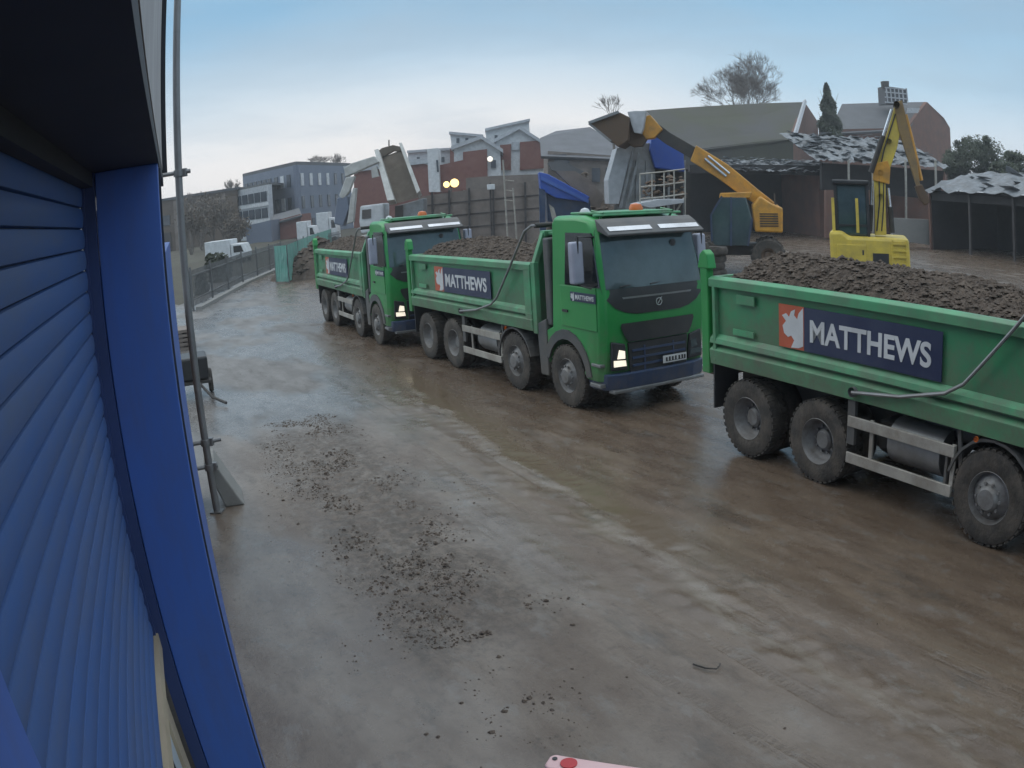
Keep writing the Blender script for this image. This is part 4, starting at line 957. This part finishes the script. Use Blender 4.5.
q = MB().ext([at(908, 108, 97), at(920, 108, 97), at(918, 113, 97), at(907, 113, 97)], (0, .2, 0)); q.build('rooflight', 'palegrey', t, world=True)

# ------------------------------------------------------------------ trees
def leaf_tree(name, label, px, py_top, py_bot, Y, wpx, mt, nleaf, ls, shape='round', group=None, base=0.0, trunk=True, clumps=9, cs=1.0):
    top, bot = at(px, py_top, Y), at(px, py_bot, Y); r = abs(at(px + wpx / 2, py_top, Y).x - top.x)
    h = top.z - bot.z; t = thing(name, label, 'tree', (bot.x, Y, 0), 0, group)
    q = MB().tube([(0, 0, -.1), (.05, 0, bot.z + h * .3), (0, .1, bot.z + h * .75)], max(.08, r * .07), 7, .03)
    for k in range(7):
        a = k * 2.4; z0 = bot.z + h * (.2 + .07 * k); q.tube([(0, 0, z0), (r * .5 * math.cos(a), r * .5 * math.sin(a), z0 + h * .15), (r * .8 * math.cos(a), r * .8 * math.sin(a), z0 + h * .3)], max(.04, r * .025), 5, .015)
    q.build('trunk', 'bark', t)
    q = MB()
    if shape == 'cone':
        for i in range(nleaf):
            f = random.random() ** 1.3; a = random.uniform(0, 6.28)
            rr = r * (1 - f) ** .75 * (.55 + .5 * random.random()) * (1 + .25 * math.sin(f * 22 + a * 2)) * min(1, .5 + f * 4)
            c = Vector((rr * math.cos(a), rr * math.sin(a), bot.z + h * f)); _leaf(q, c, ls)
    else:
        cl_ = [(Vector((random.gauss(0, .38) * r, random.gauss(0, .38) * r, bot.z + h * random.uniform(.08, .88))), r * random.uniform(.28, .48) * cs) for _ in range(clumps)]
        for i in range(nleaf):
            c, cr_ = random.choice(cl_); d = Vector((random.gauss(0, 1), random.gauss(0, 1), random.gauss(0, 1))).normalized() * cr_ * random.random() ** .45
            d.z *= .85
            if random.random() < .3:
                e_ = Vector((random.gauss(0, 1), random.gauss(0, 1), random.gauss(0, 1))).normalized() * random.random() ** .5; c, d = Vector((0, 0, bot.z + h * .5)), Vector((e_.x * r, e_.y * r, e_.z * h * .5))
            _leaf(q, c + d, ls)
    q.build('crown', mt, t); return t
def _leaf(q, c, s):
    a = Vector((random.gauss(0, 1), random.gauss(0, 1), random.gauss(0, 1))).normalized(); b_ = a.orthogonal().normalized(); k = s * random.uniform(.5, 1.3)
    q.add([c - a * k - b_ * k * .5, c + a * k - b_ * k * .4, c + a * k * .6 + b_ * k * .6, c - a * k * .5 + b_ * k * .5], [(0, 1, 2, 3)])
def bare_tree(name, label, px, py_top, py_bot, Y, wpx, depth=6, group=None, seed=1, th=1.0, mt='bark', leaves=0, ls=.2, lmt='autumn'):
    rnd = random.Random(seed); top, bot = at(px, py_top, Y), at(px, py_bot, Y); H = top.z; r = abs(at(px + wpx / 2, py_top, Y).x - top.x)
    t = thing(name, label, 'tree', (bot.x, Y, 0), 0, group); hb = max(.5, bot.z); segs = []
    def br(p, d, L, rad, k):
        e = p + d * L; mid = p + d * L * .5 + Vector((rnd.gauss(0, .06), rnd.gauss(0, .06), 0)) * L
        segs.append((p, mid, e, rad, k))
        if k == 0: return
        for j in range(3):
            ax = Vector((rnd.gauss(0, 1), rnd.gauss(0, 1), rnd.gauss(0, .5))).normalized(); nd = (d + ax * .62 + Vector((0, 0, .10))).normalized()
            br(p + d * L * rnd.uniform(.5, 1), nd, L * rnd.uniform(.62, .85), rad * .62, k - 1)
    for j in range(5):
        a = j * 1.257 + rnd.random() * .6; sp = .25 + .35 * rnd.random()
        br(Vector((0, 0, 0)), Vector((math.cos(a) * sp, math.sin(a) * sp, 1)).normalized(), 1.0, .07, depth - 1)
    zm = max(s_[2].z for s_ in segs); rm = sorted(math.hypot(s_[2].x, s_[2].y) for s_ in segs)[int(len(segs) * .985)]
    kz = (H - hb) / zm; kx = r / rm
    trunk, crown = MB(), MB(); trunk.tube([(0, 0, -.1), (0, 0, hb + .1)], .2 * th, 7, .15 * th)
    f = lambda v: Vector((v.x * kx, v.y * kx, hb + v.z * kz))
    for p, m_, e, rad, k in segs:
        rr = max(.020 * th, rad * kz * .5 * th)
        (trunk if k >= depth - 1 else crown).tube([f(p), f(m_), f(e)], rr, 5 if k > 2 else 3, max(.014 * th, rr * .6))
    trunk.build('trunk', mt, t); crown.build('crown', mt, t)
    if leaves:
        q = MB()
        for i in range(leaves):
            s_ = rnd.choice(segs); _leaf(q, f(s_[2]) + Vector((rnd.gauss(0, .25), rnd.gauss(0, .25), rnd.gauss(0, .25))), ls)
        q.build('leaves', lmt, t)
    return t
bare_tree('bare_tree', 'large leafless tree rising above the mossy factory roof', 747, 51, 140, 112, 92, 8, seed=3, th=.55)
bare_tree('bare_tree', 'small leafless tree poking up beside the raised bucket', 612, 94, 120, 70, 34, 4, seed=5, th=.7)
leaf_tree('conifer_tree', 'dark pointed conifer between the two brick gables', 832, 84, 150, 90, 26, 'leaf', 9000, .20, 'cone')
for i, (px, a, b_, Y, w, lab) in enumerate(((984, 134, 178, 66, 40, 'tall dark bushy tree above the right-hand shed roof'), (958, 146, 182, 70, 26, 'smaller dark tree left of the tall bushy one'), (1018, 150, 190, 62, 30, 'dark tree cut by the right edge of the frame'), (1003, 160, 195, 60, 26, 'low dark tree between the bushy tree and the frame edge'))):
    leaf_tree('bushy_tree', lab, px, a, b_, Y, w, 'leaf', 9000, .13, group='trees behind the right-hand shed', clumps=34, cs=.6)
for i, (px, a, b_, Y, w, lab) in enumerate(((192, 200, 264, 84, 26, 'brown thinning tree right behind the scaffold pole'), (203, 196, 262, 92, 28, 'brown thinning tree just right of the scaffold pole'), (214, 191, 258, 98, 28, 'brown thinning tree above the rear of the box lorry'), (226, 196, 256, 96, 24, 'brown thinning tree above the cab of the box lorry'), (238, 214, 252, 90, 20, 'low brown tree under the banded office wing'))):
    bare_tree('autumn_tree', lab, px, a, b_ - 2, Y, w + 6, 6, 'autumn trees left of the office block', 40 + i, .8, 'bark', 700, .13)
for i, (px, a, b_, Y, w, lab) in enumerate(((190, 192, 214, 110, 18, 'leafless treetop behind the scaffold pole'), (232, 178, 205, 118, 20, 'leafless treetop left of the grey office block'), (318, 153, 172, 140, 30, 'leafless treetop above the grey office roof'), (338, 152, 172, 142, 20, 'leafless treetop right of the grey office roof centre'))):
    bare_tree('bare_tree', lab, px, a, b_, Y, w, 5, 'leafless treetops on the left skyline', 20 + i, 1.0)
leaf_tree('shrub', 'dark green shrub in front of the white box lorry', 221, 252, 288, 50, 26, 'leaf2', 2600, .14)
leaf_tree('shrub', 'low scrubby bush beside the palisade fence near the pole', 203, 272, 298, 42, 14, 'leaf2', 1500, .10)

# ------------------------------------------------------------------ background: left side
OY = 120.0
t = thing('office_block', 'grey-blue office block with pale window bands on the left skyline', 'building', (at(290, 235, OY).x, OY, 0))
A0, A1, A2 = at(243, 184, OY + 6), at(296, 165, OY - 6), at(350, 166, OY + 14)
def wallseg(name, mt, a, b_, z1a, z1b, z0, th, parent):
    P = [Vector((a.x, a.y, z0)), Vector((b_.x, b_.y, z0)), Vector((b_.x, b_.y, z1b)), Vector((a.x, a.y, z1a))]; d = (b_ - a); d.z = 0; nv = Vector((-d.y, d.x, 0)).normalized()
    return MB().ext(P, nv * th).build(name, mt, parent, world=True)
ztop = (A1.z + A2.z) / 2
wallseg('wall', 'office', A0, A1, ztop, ztop, 0, .5, t); wallseg('wall', 'office', A1, A2, ztop, ztop, 0, .5, t)
q = MB().ext([Vector((A0.x, A0.y, ztop)), Vector((A1.x, A1.y, ztop)), Vector((A2.x, A2.y, ztop)), Vector((A2.x, A2.y + 14, ztop)), Vector((A0.x, A0.y + 14, ztop))], (0, 0, .5)); q.build('roof', 'greyroof', t, world=True)
def on(a, b_, f, z, off=-.12):
    d = b_ - a; d.z = 0; nv = Vector((-d.y, d.x, 0)).normalized(); p = a + d * f + nv * off; return Vector((p.x, p.y, z))
def win(a, b_, f, w, z0, z1, mt, parent, name='window'):
    P = [on(a, b_, f, z0), on(a, b_, f + w, z0), on(a, b_, f + w, z1), on(a, b_, f, z1)]; d = (b_ - a); d.z = 0
    return MB().ext(P, Vector((-d.y, d.x, 0)).normalized() * .1).build(name, mt, parent, world=True)
for fl in range(3):
    z0 = ztop - 3.2 - fl * 3.3
    for k in range(6): win(A1, A2, .06 + k * .15, .045, z0 + .2, z0 + 2.0, 'render' if fl == 0 and k < 4 else 'officewin', t)
    for k in range(3): win(A0, A1, .62 + k * .11, .06, z0 + .2, z0 + 2.0, 'render' if k == 1 else 'officewin', t)
    for k in range(6): win(A0, A1, .05 + k * .09, .06, z0 + .4, z0 + 2.0, 'officewin', t)
# banded wing in front
OB = 112.0
t = thing('office_wing', 'office wing with white horizontal bands and rows of windows', 'building', (at(246, 235, OB).x, OB, 0))
W0, W1 = at(224, 194, OB + 6), at(268, 184, OB - 4); zt0 = (W0.z + W1.z) / 2 
wallseg('wall', 'palegrey', W0, W1, zt0, zt0, zt0 - 7.0, .6, t)
MB().ext([Vector((W0.x, W0.y, zt0)), Vector((W1.x, W1.y, zt0)), Vector((W1.x, W1.y + 10, zt0)), Vector((W0.x, W0.y + 10, zt0))], (0, 0, .3)).build('roof', 'greyroof', t, world=True)
for fl in range(3):
    z0 = zt0 - 2.2 - fl * 2.25
    for k in range(7): 
        wv = win(W0, W1, .03 + k * .137, .11, z0, z0 + 1.35, 'officewin', t)
    win(W0, W1, 0, 1, z0 - .62, z0 - .12, 'render', t, 'spandrel_band')
wallseg('ground_floor', 'brick', on(W0, W1, .0, 0, 1), on(W0, W1, 1, 0, 1), zt0 - 7.0, zt0 - 7.0, 0, .6, t)
flat('lobby_block', 'office', 96, [(246, 226), (271, 220), (272, 247), (247, 250)], 5, t)
# small brown-roofed unit under the office
t = thing('low_brick_unit', 'low dark brick unit below the grey office block', 'building', (at(290, 235, 100).x, 100, 0))
flat('wall', 'brick', 100, [(271, 222), (300, 214), (303, 236), (272, 243)], 6, t)
quad_roof('roof', 'greyroof', [(270, 224, 99.5), (302, 215, 99.5), (299, 208, 108), (273, 215, 108)], t)

# box lorry and vans
def van(label, px0, px1, pyt, pyb, Y, box_frac=.68, group=None, name='white_van', cat='van'):
    a, b_ = at(px0, pyb, Y), at(px1, pyb, Y); L = b_.x - a.x; zt = at((px0 + px1) / 2, pyt, Y).z; zg = min(a.z, b_.z) ; zg = max(0.0, zg)
    t = thing(name, label, cat, ((a.x + b_.x) / 2, Y, 0), 0, group); h = zt
    x0, xc, x1 = -L / 2, -L / 2 + L * box_frac, L / 2
    MB().box(((x0 + xc) / 2, 1.1, .75 + (h - .75) / 2), (xc - x0, 2.2, h - .75)).build('cargo_box', 'render', t, bevel=.05)
    q = MB().ext([(xc + .05, 0, .6), (x1, 0, .6), (x1, 0, h * .48), (x1 - .25, 0, h * .80), (xc + .05, 0, h * .82)], (0, 2.1, 0)); q.translate = None; c = q.build('cab', 'render', t, bevel=.06)
    q = MB().ext([(xc + .3, -.01, h * .5), (x1 - .12, -.01, h * .5), (x1 - .32, -.01, h * .74), (xc + .3, -.01, h * .74)], (0, .02, 0)); q.build('window', 'sideglass', c)
    MB().box((0, 1.05, .62), (L * .94, 1.6, .25)).build('chassis', 'dark', t)
    for x in (x0 + L * .2, x1 - L * .14):
        for yy in (.1, 2.0): MB().lathe([(.15, -.12), (.42, -.12), (.42, .12), (.15, .12), (.15, -.12)], (x, yy, .42), n=18).build('wheel', 'tyre', t, smooth=True)
    return t
van('white box lorry with dark cab window parked beyond the palisade fence', 206, 246, 240, 266, 66, .64, name='box_lorry', cat='lorry')
van('small white van parked left of the two under the office', 297, 316, 221, 237, 84, .55, 'white vans parked under the office block')
van('taller white van parked nearest the folded crane arm', 317, 337, 212, 231, 90, .6, 'white vans parked under the office block')

# palisade fence along the left boundary, on a low kerb wall
t = thing('palisade_fence', 'grey palisade fence on a low kerb along the left boundary', 'fence', (-13.2, 43, 0))
FP = [Vector((-13.6, 34, 0)), Vector((-15.0, 46, 0)), Vector((-15.8, 58, 0)), Vector((-14.4, 74, 0))]
pal, rails = MB(), MB()
for a, b_ in zip(FP, FP[1:]):
    L = (b_ - a).length; k = int(L / .24)
    for i in range(k):
        p = a + (b_ - a) * i / k; pal.box(p + Vector((0, 0, .95)), (.03, .045, 1.6))
    for z in (.45, 1.5): rails.beam(a + Vector((.05, 0, z)), b_ + Vector((.05, 0, z)), .05, .06)
pal.build('pales', 'fencegrey', t, world=True); rails.build('rails', 'fencegrey', t, world=True)
for a, b_ in zip(FP, FP[1:]):
    for f in (0, .33, .66): MB().box(a + (b_ - a) * f + Vector((.08, 0, .95)), (.08, .08, 1.9)).build('fence_post', 'fencegrey', t, world=True)
q = MB()
for a, b_ in zip(FP, FP[1:]): q.beam(a + Vector((.35, 0, .07)), b_ + Vector((.35, 0, .07)), .30, .16)
tag(q.build('kerb', 'conc'), kind='structure')

# green netting panels
def netting(a, b_, h, lab):
    t = thing('netting_panel', lab, 'barrier', (a.x, a.y, 0), 0, 'green netting panels round the rubble heap'); d = b_ - a; nv = Vector((-d.y, d.x, 0)).normalized()
    nx, nz = 16, 8; rows = []
    for j in range(nz + 1):
        rows.append([a + d * (i / nx) + nv * .05 * noise.noise(Vector((i * .6, j * .6, a.x))) + Vector((0, 0, .08 + h * j / nz)) for i in range(nx + 1)])
    q = MB(); q.grid(rows); q.grid([[v + nv * .012 for v in r] for r in rows]); q.build('netting', 'mesh', t, world=True)
    for p in (a, b_): MB().tube([p + Vector((0, 0, 0)), p + Vector((0, 0, h + .12))], .03, 6).build('post', 'steel', t, world=True)
NPt = [Vector((-12.35, 44.1, 0)), Vector((-11.4, 43.3, 0)), Vector((-12.2, 49, 0)), Vector((-13.1, 55.5, 0)), Vector((-14.0, 63, 0)), Vector((-15.0, 73, 0))]
for i, nm in enumerate(('narrow bright green netting panel facing the yard', 'green netting panel next behind the narrow front one', 'green netting panel beside the rubble heap', 'fourth green netting panel along the heap', 'farthest green netting panel by the folded crane')):
    netting(NPt[i], NPt[i + 1], 1.95, nm)

# ------------------------------------------------------------------ raised tipper and crane behind the far lorry
RY = 46.0
t = thing('grab_lorry', 'cream grab lorry with its tub tipped high and crane arm folded', 'lorry', (at(385, 235, RY).x, RY, 0))
def rp(px, py, dy=0): return at(px, py, RY + dy)
# tub: floor seen from its mouth, thick side walls coming forward
f = [rp(381, 158, 2.0), rp(401, 150, 2.0), rp(420, 197, 0), rp(395, 204, 0)]
q = MB().ext(f, (0, .25, 0)); tb = q.build('tub_floor', 'tubin', t, world=True)
q = MB(); q.ext([rp(377, 155, 1.9), rp(381, 154, 1.9), rp(397, 204, -.1), rp(390, 205, -.1)], (0, -1.0, .25)); q.ext([rp(401, 148, 1.9), rp(404, 148, 1.9), rp(422, 195, -.1), rp(419, 198, -.1)], (0, -1.0, .25)); q.build('tub_side', 'tub', t, world=True)
q = MB(); q.ext([rp(377, 152, 1.9), rp(382, 148, 1.9), rp(393, 145, 1.9), rp(402, 147, 1.9), rp(404, 151, 1.9), rp(393, 151, 1.9), rp(381, 158, 1.9)], (0, .6, 0)); q.build('tub_headboard', 'tubin', t, world=True)
q = MB(); q.tube([rp(389, 146, 2), rp(389, 140, 2)], .04, 5); q.build('aerial', 'dark', t, world=True)
q = MB(); q.ext([rp(374, 156), rp(379, 162), rp(352, 174), rp(345, 177), rp(344, 168), rp(352, 163)], (0, .7, 0)); ca = q.build('crane_arm', 'tub', t, world=True, bevel=.05)
q = MB(); q.ext([rp(346, 177), rp(355, 176), rp(349, 192), rp(343, 200), rp(339, 196)], (0, .5, 0)); q.build('crane_knuckle', 'tub', t, world=True, bevel=.04)
q = MB(); q.ext([rp(353, 188), rp(356, 188), rp(353, 222), rp(347, 224), rp(350, 200)], (0, .6, 0)); q.build('crane_post', 'tub', t, world=True, bevel=.03)
q = MB(); q.ext([rp(337, 198), rp(347, 196), rp(349, 208), rp(343, 226), rp(334, 224)], (0, .9, 0)); q.build('grab_bucket', 'office', t, world=True, bevel=.05)
q = MB(); q.ext([rp(371, 168), rp(376, 166), rp(379, 176), rp(372, 178)], (0, .4, 0)); q.build('ram_bracket', 'tub', t, world=True)
q = MB(); q.ext([rp(360, 206), rp(384, 203), rp(384, 232), rp(361, 234), rp(359, 222)], (0, 2.3, 0)); c = q.build('cab', 'render', t, world=True, bevel=.1)
q = MB(); q.ext([rp(362, 210, -.05), rp(371, 209, -.05), rp(371, 218, -.05), rp(362, 219, -.05)], (0, .06, 0)); q.build('window', 'sideglass', c, world=True)
q = MB(); q.ext([rp(396, 206), rp(424, 198), rp(424, 232), rp(396, 232)], (0, 2.0, 0)); q.build('rear_chassis', 'steel', t, world=True, bevel=.05)
q = MB(); q.ext([rp(395, 206, -.1), rp(403, 205, -.1), rp(403, 222, -.1), rp(395, 222, -.1)], (0, .1, 0)); q.build('lift_frame', 'dark', t, world=True)
for px in (366, 405, 418):
    c_ = rp(px, 240); MB().lathe([(.15, -.15), (.5, -.15), (.5, .15), (.15, .15), (.15, -.15)], (c_.x, RY + .1, .5), n=20).build('wheel', 'tyre', t, world=True, smooth=True)

# red brick building behind it
t = thing('red_brick_building', 'dark red brick building behind the raised tub', 'building', (at(390, 240, 100).x, 100, 0))
flat('wall', 'brick', 100, [(354, 172), (412, 162), (430, 165), (430, 225), (354, 228)], 10, t)
flat('parapet', 'palegrey', 99.7, [(343, 166), (430, 158), (430, 163), (354, 172), (344, 170)], 2, t)
# white gabled houses
def gable_house(label, YY, wall, roofp, brickp, extra=()):
    t = thing('white_gabled_house', label, 'house', (at(sum(p[0] for p in wall) / len(wall), 220, YY).x, YY, 0), 0, 'white gabled houses on the rise')
    flat('wall', 'render', YY, wall, 8, t)
    for (a, b_) in roofp:
        A_, B_ = at(*a, YY - .6), at(*b_, YY - .6); q = MB().ext([A_, B_, B_ + Vector((0, 0, -.45)), A_ + Vector((0, 0, -.45))], (0, 9.5, 0)); q.build('roof', 'palegrey', t, world=True)
    for pts in brickp: flat('brick_panel', 'brick', YY - .3, pts, .29, t)
    for mt, pts in extra: flat('window', mt, YY - .25, pts, .2, t)
    return t
gable_house('smaller white gabled house above the timber hoarding', 92, [(454, 146), (480, 138), (500, 148), (502, 190), (454, 190)], [((451, 146), (481, 135)), ((481, 135), (503, 149))], [[(463, 152), (487, 149), (488, 190), (463, 190)], [(440, 165), (463, 160), (463, 192), (440, 192)]], [('officewin', [(491, 160), (496, 160), (496, 168), (491, 168)])])
gable_house('larger white gabled house left of the grey slate roof', 98, [(496, 138), (518, 129), (540, 139), (545, 182), (498, 182)], [((494, 139), (519, 125.5)), ((519, 125.5), (542, 140))], [[(520, 142), (546, 140), (547, 168), (520, 170)], [(500, 145), (511, 144), (511, 170), (501, 170)]], [('palegrey', [(512, 142), (519, 142), (519, 150), (512, 150)])])
for (lab, pts, YY) in (('white flat-roofed block with monopitch roof behind the gabled houses', [(486, 130), (529, 120), (530, 140), (486, 150)], 110), ('white clad block with red brick base left of the gabled houses', [(408, 152), (452, 149), (452, 178), (408, 180)], 112), ('white wedge-roofed block behind the smaller gabled house', [(450, 133), (482, 136), (482, 150), (452, 150)], 108)):
    t = thing('white_block', lab, 'building', (at(pts[0][0], 200, YY).x, YY, 0)); flat('wall', 'render', YY, pts, 8, t)
    flat('roof', 'palegrey', YY - .5, [(pts[0][0] - 1, pts[0][1] - 1.5), (pts[1][0] + 1, pts[1][1] - 1.5), (pts[1][0] + 1, pts[1][1] + 1), (pts[0][0] - 1, pts[0][1] + 1)], 9, t)
    x0, x1 = pts[0][0], pts[1][0]
    for k in range(3):
        xx = x0 + (x1 - x0) * (.2 + .28 * k); flat('window', 'officewin', YY - .1, [(xx, pts[0][1] + 5), (xx + 3, pts[0][1] + 5), (xx + 3, pts[0][1] + 10), (xx, pts[0][1] + 10)], .2, t)
    flat('base_wall', 'brick', YY + .3, [(x0, pts[3][1] - 1), (x1, pts[2][1] - 1), (x1, 215), (x0, 215)], 7, t)
t = thing('stair_tower', 'narrow white tower between the red brick walls', 'tower', (at(434, 220, 90).x, 90, 0))
flat('wall', 'render', 90, [(427, 149), (438, 148), (440, 192), (429, 192)], 4, t)
flat('window', 'officewin', 89.9, [(436, 160), (438, 160), (439, 172), (437, 172)], .2, t)
# grey slate house
t = thing('slate_roofed_house', 'long house with grey slate roof between the gables and the bucket', 'house', (at(590, 220, 80).x, 80, 0))
quad_roof('roof', 'slate', [(547, 153, 78, ), (625, 160, 78), (612, 133, 86), (588, 127.5, 86)], t) if False else None
P = [at(541, 156, 78), at(632, 160, 78), at(620, 146, 82), at(590, 127, 88), at(556, 131, 88), at(540, 138, 84)]
q = MB().ext(P, (0, .3, -.25)); q.build('roof', 'slate', t, world=True)
flat('wall', 'hoard', 78.6, [(548, 151), (630, 157), (632, 225), (548, 225)], 8, t)
flat('window', 'slate', 78.4, [(553, 155), (566, 154), (570, 163), (556, 165)], .3, t)
flat('porch_roof', 'greyroof', 77.5, [(548, 163), (560, 160), (585, 172), (582, 176), (552, 170)], 1.5, t)
flat('window', 'officewin', 78.4, [(592, 168), (600, 168), (600, 182), (592, 182)], .3, t)
flat('window', 'officewin', 78.4, [(606, 168), (612, 168), (612, 182), (606, 182)], .3, t)

# timber hoarding with posts, and rubble wall
HY = 56.0
t = thing('timber_hoarding', 'weathered timber hoarding with dark posts behind the middle tipper load', 'fence', (at(470, 240, HY).x, HY, 0))
flat('boards', 'hoard', HY, [(418, 197), (545, 180), (545, 245), (418, 245)], .12, t)
for px, top in ((431, 192), (448, 190), (468, 188), (492, 184), (524, 182)): flat('fence_post', 'post', HY - .25, [(px, top), (px + 2, top), (px + 3, 245), (px + 1, 245)], .22, t)
for py in (204, 217, 230): flat('board_rail', 'post', HY - .06, [(418, py + 2), (545, py - 10), (545, py - 9.2), (418, py + 2.8)], .05, t)
t = thing('retaining_wall', 'brown earth-stained concrete wall above the hoarding', 'wall', (at(515, 220, 60).x, 60, 0))
flat('wall', 'hoard', 60, [(466, 178), (492, 176), (546, 174), (548, 210), (466, 210)], .8, t)
q = MB()
for (px, py, r) in ((447, 184.5, .17), (455, 183, .22)):
    p = at(px, py, 88); 
t = thing('floodlight_mast', 'pair of lit yellow floodlights against the brick house wall', 'floodlight', (at(451, 230, 87).x, 87, 0))
MB().tube([Vector((at(451, 230, 87).x, 87, 0)), at(451, 186, 87)], .07, 8).build('mast', 'post', t, world=True)
for px, py, r in ((446.5, 184.5, .22), (454.5, 183, .30)):
    p = at(px, py, 86.8); hd = MB().box(p + Vector((0, .22, 0)), (.7, .25, .6)).build('lamp_head', 'black', t, world=True)
    MB().lathe([(r * 1.5, 0), (r * 1.4, -.06), (0, -.08)], p, n=16).build('lamp_lens', 'lamp', hd, world=True)
t = thing('wall_lamp', 'small white lamp lit on the gabled house', 'lamp', at(490, 159, 91))
MB().lathe([(.30, 0), (.25, -.08), (0, -.10)], (0, 0, 0), n=14).build('lens', 'whitelamp', t); MB().box((0, .12, 0), (.6, .2, .6)).build('housing', 'steel', t)
t = thing('camera_mast', 'twin pale pole mast with small camera box in front of the hoarding', 'mast', (at(512, 240, 50).x, 50, 0))
for a, b_ in (((503, 160), (508, 245)), ((513, 188), (517, 245))): MB().tube([at(*a, 50), at(*b_, 50)], .05, 8).build('pole', 'rail', t, world=True)
q = MB()
for py in (180, 190, 200): MB().tube([at(504, py, 50), at(514, py + 1, 50)], .03, 6).build('rung', 'rail', t, world=True)
t = thing('cctv_mast', 'post with small white camera box above the hoarding', 'camera mast', (at(491, 240, 54).x, 54, 0))
MB().tube([at(490, 183, 54), at(492, 245, 54)], .06, 8).build('pole', 'post', t, world=True); MB().box(at(491, 187, 53.8), (.5, .4, .35)).build('camera_box', 'render', t, world=True, bevel=.04)

# rough ground beyond the fence
q = MB(); rows = []
for j in range(40):
    y = 30 + j * 3.0; xe = -14.4 if y < 60 else -14.4
    rows.append([Vector((xe - 1.2 - i * 2.2, y, -.05 + .9 * smooth(0, 6, i) + .25 * noise.noise(Vector((i * .6, j * .5, 2))) + (y > 100) * .0)) for i in range(40)])
q.grid(rows); tag(q.build('rough_bank', mat('rough_grass_bank', (.060, .058, .036), .95, c2=(.045, .038, .028), scale=.5, bump=.6, bscale=3), loc=(0, 0, 0), smooth=True), kind='structure')
t = thing('brown_warehouse', 'long low brown warehouse behind the thin trees, left of the office', 'building', (-52, 114, 0))
MB().box((-55, 118, 4.2), (36, 8, 8.4)).build('wall', mat('brown_cladding', (.125, .095, .072), .9, c2=(.085, .066, .052), scale=.25), t, world=True)
MB().box((-55, 118, 8.55), (36.6, 8.6, .35)).build('roof', 'greyroof', t, world=True)
for k in range(9): MB().box((-71 + k * 4, 113.9, 4.1), (.5, .3, 8.0)).build('pilaster', 'hoard', t, world=True)
for k in range(8): MB().box((-69 + k * 4, 113.92, 5.4), (2.0, .12, 1.5)).build('window', 'officewin', t, world=True)
MB().box((-50, 113.85, 1.8), (4, .2, 3.6)).build('door', 'post', t, world=True)
# distant land
q = MB(); rows = []
for j in range(7):
    rows.append([Vector((-650 + 1300 * i / 60, 240 + j * 50, -2 + (1 - abs(j - 3) / 3.2) * (9 + 5 * noise.noise(Vector((i * .35, j * .5, 3)))))) for i in range(61)])
q.grid(rows); tag(q.build('hills', mat('far_hill', (.09, .09, .085), .95, scale=.05), loc=(0, 0, 0), smooth=True), kind='structure')

# thin damp morning air
hz = MB().box((0, 560, 9.5), (2600, 1700, 29.0)).build('haze', 'rail', loc=(0, 0, 0)); tag(hz, kind='stuff')
hm, n, l, b = new_mat('damp_air'); n.remove(b)
pv = n.new('ShaderNodeVolumePrincipled'); pv.inputs['Density'].default_value = .0010; pv.inputs['Color'].default_value = (.88, .91, .95, 1); pv.inputs['Anisotropy'].default_value = .3
l.new(pv.outputs[0], n['Material Output'].inputs['Volume']); hz.data.materials.clear(); hz.data.materials.append(hm)
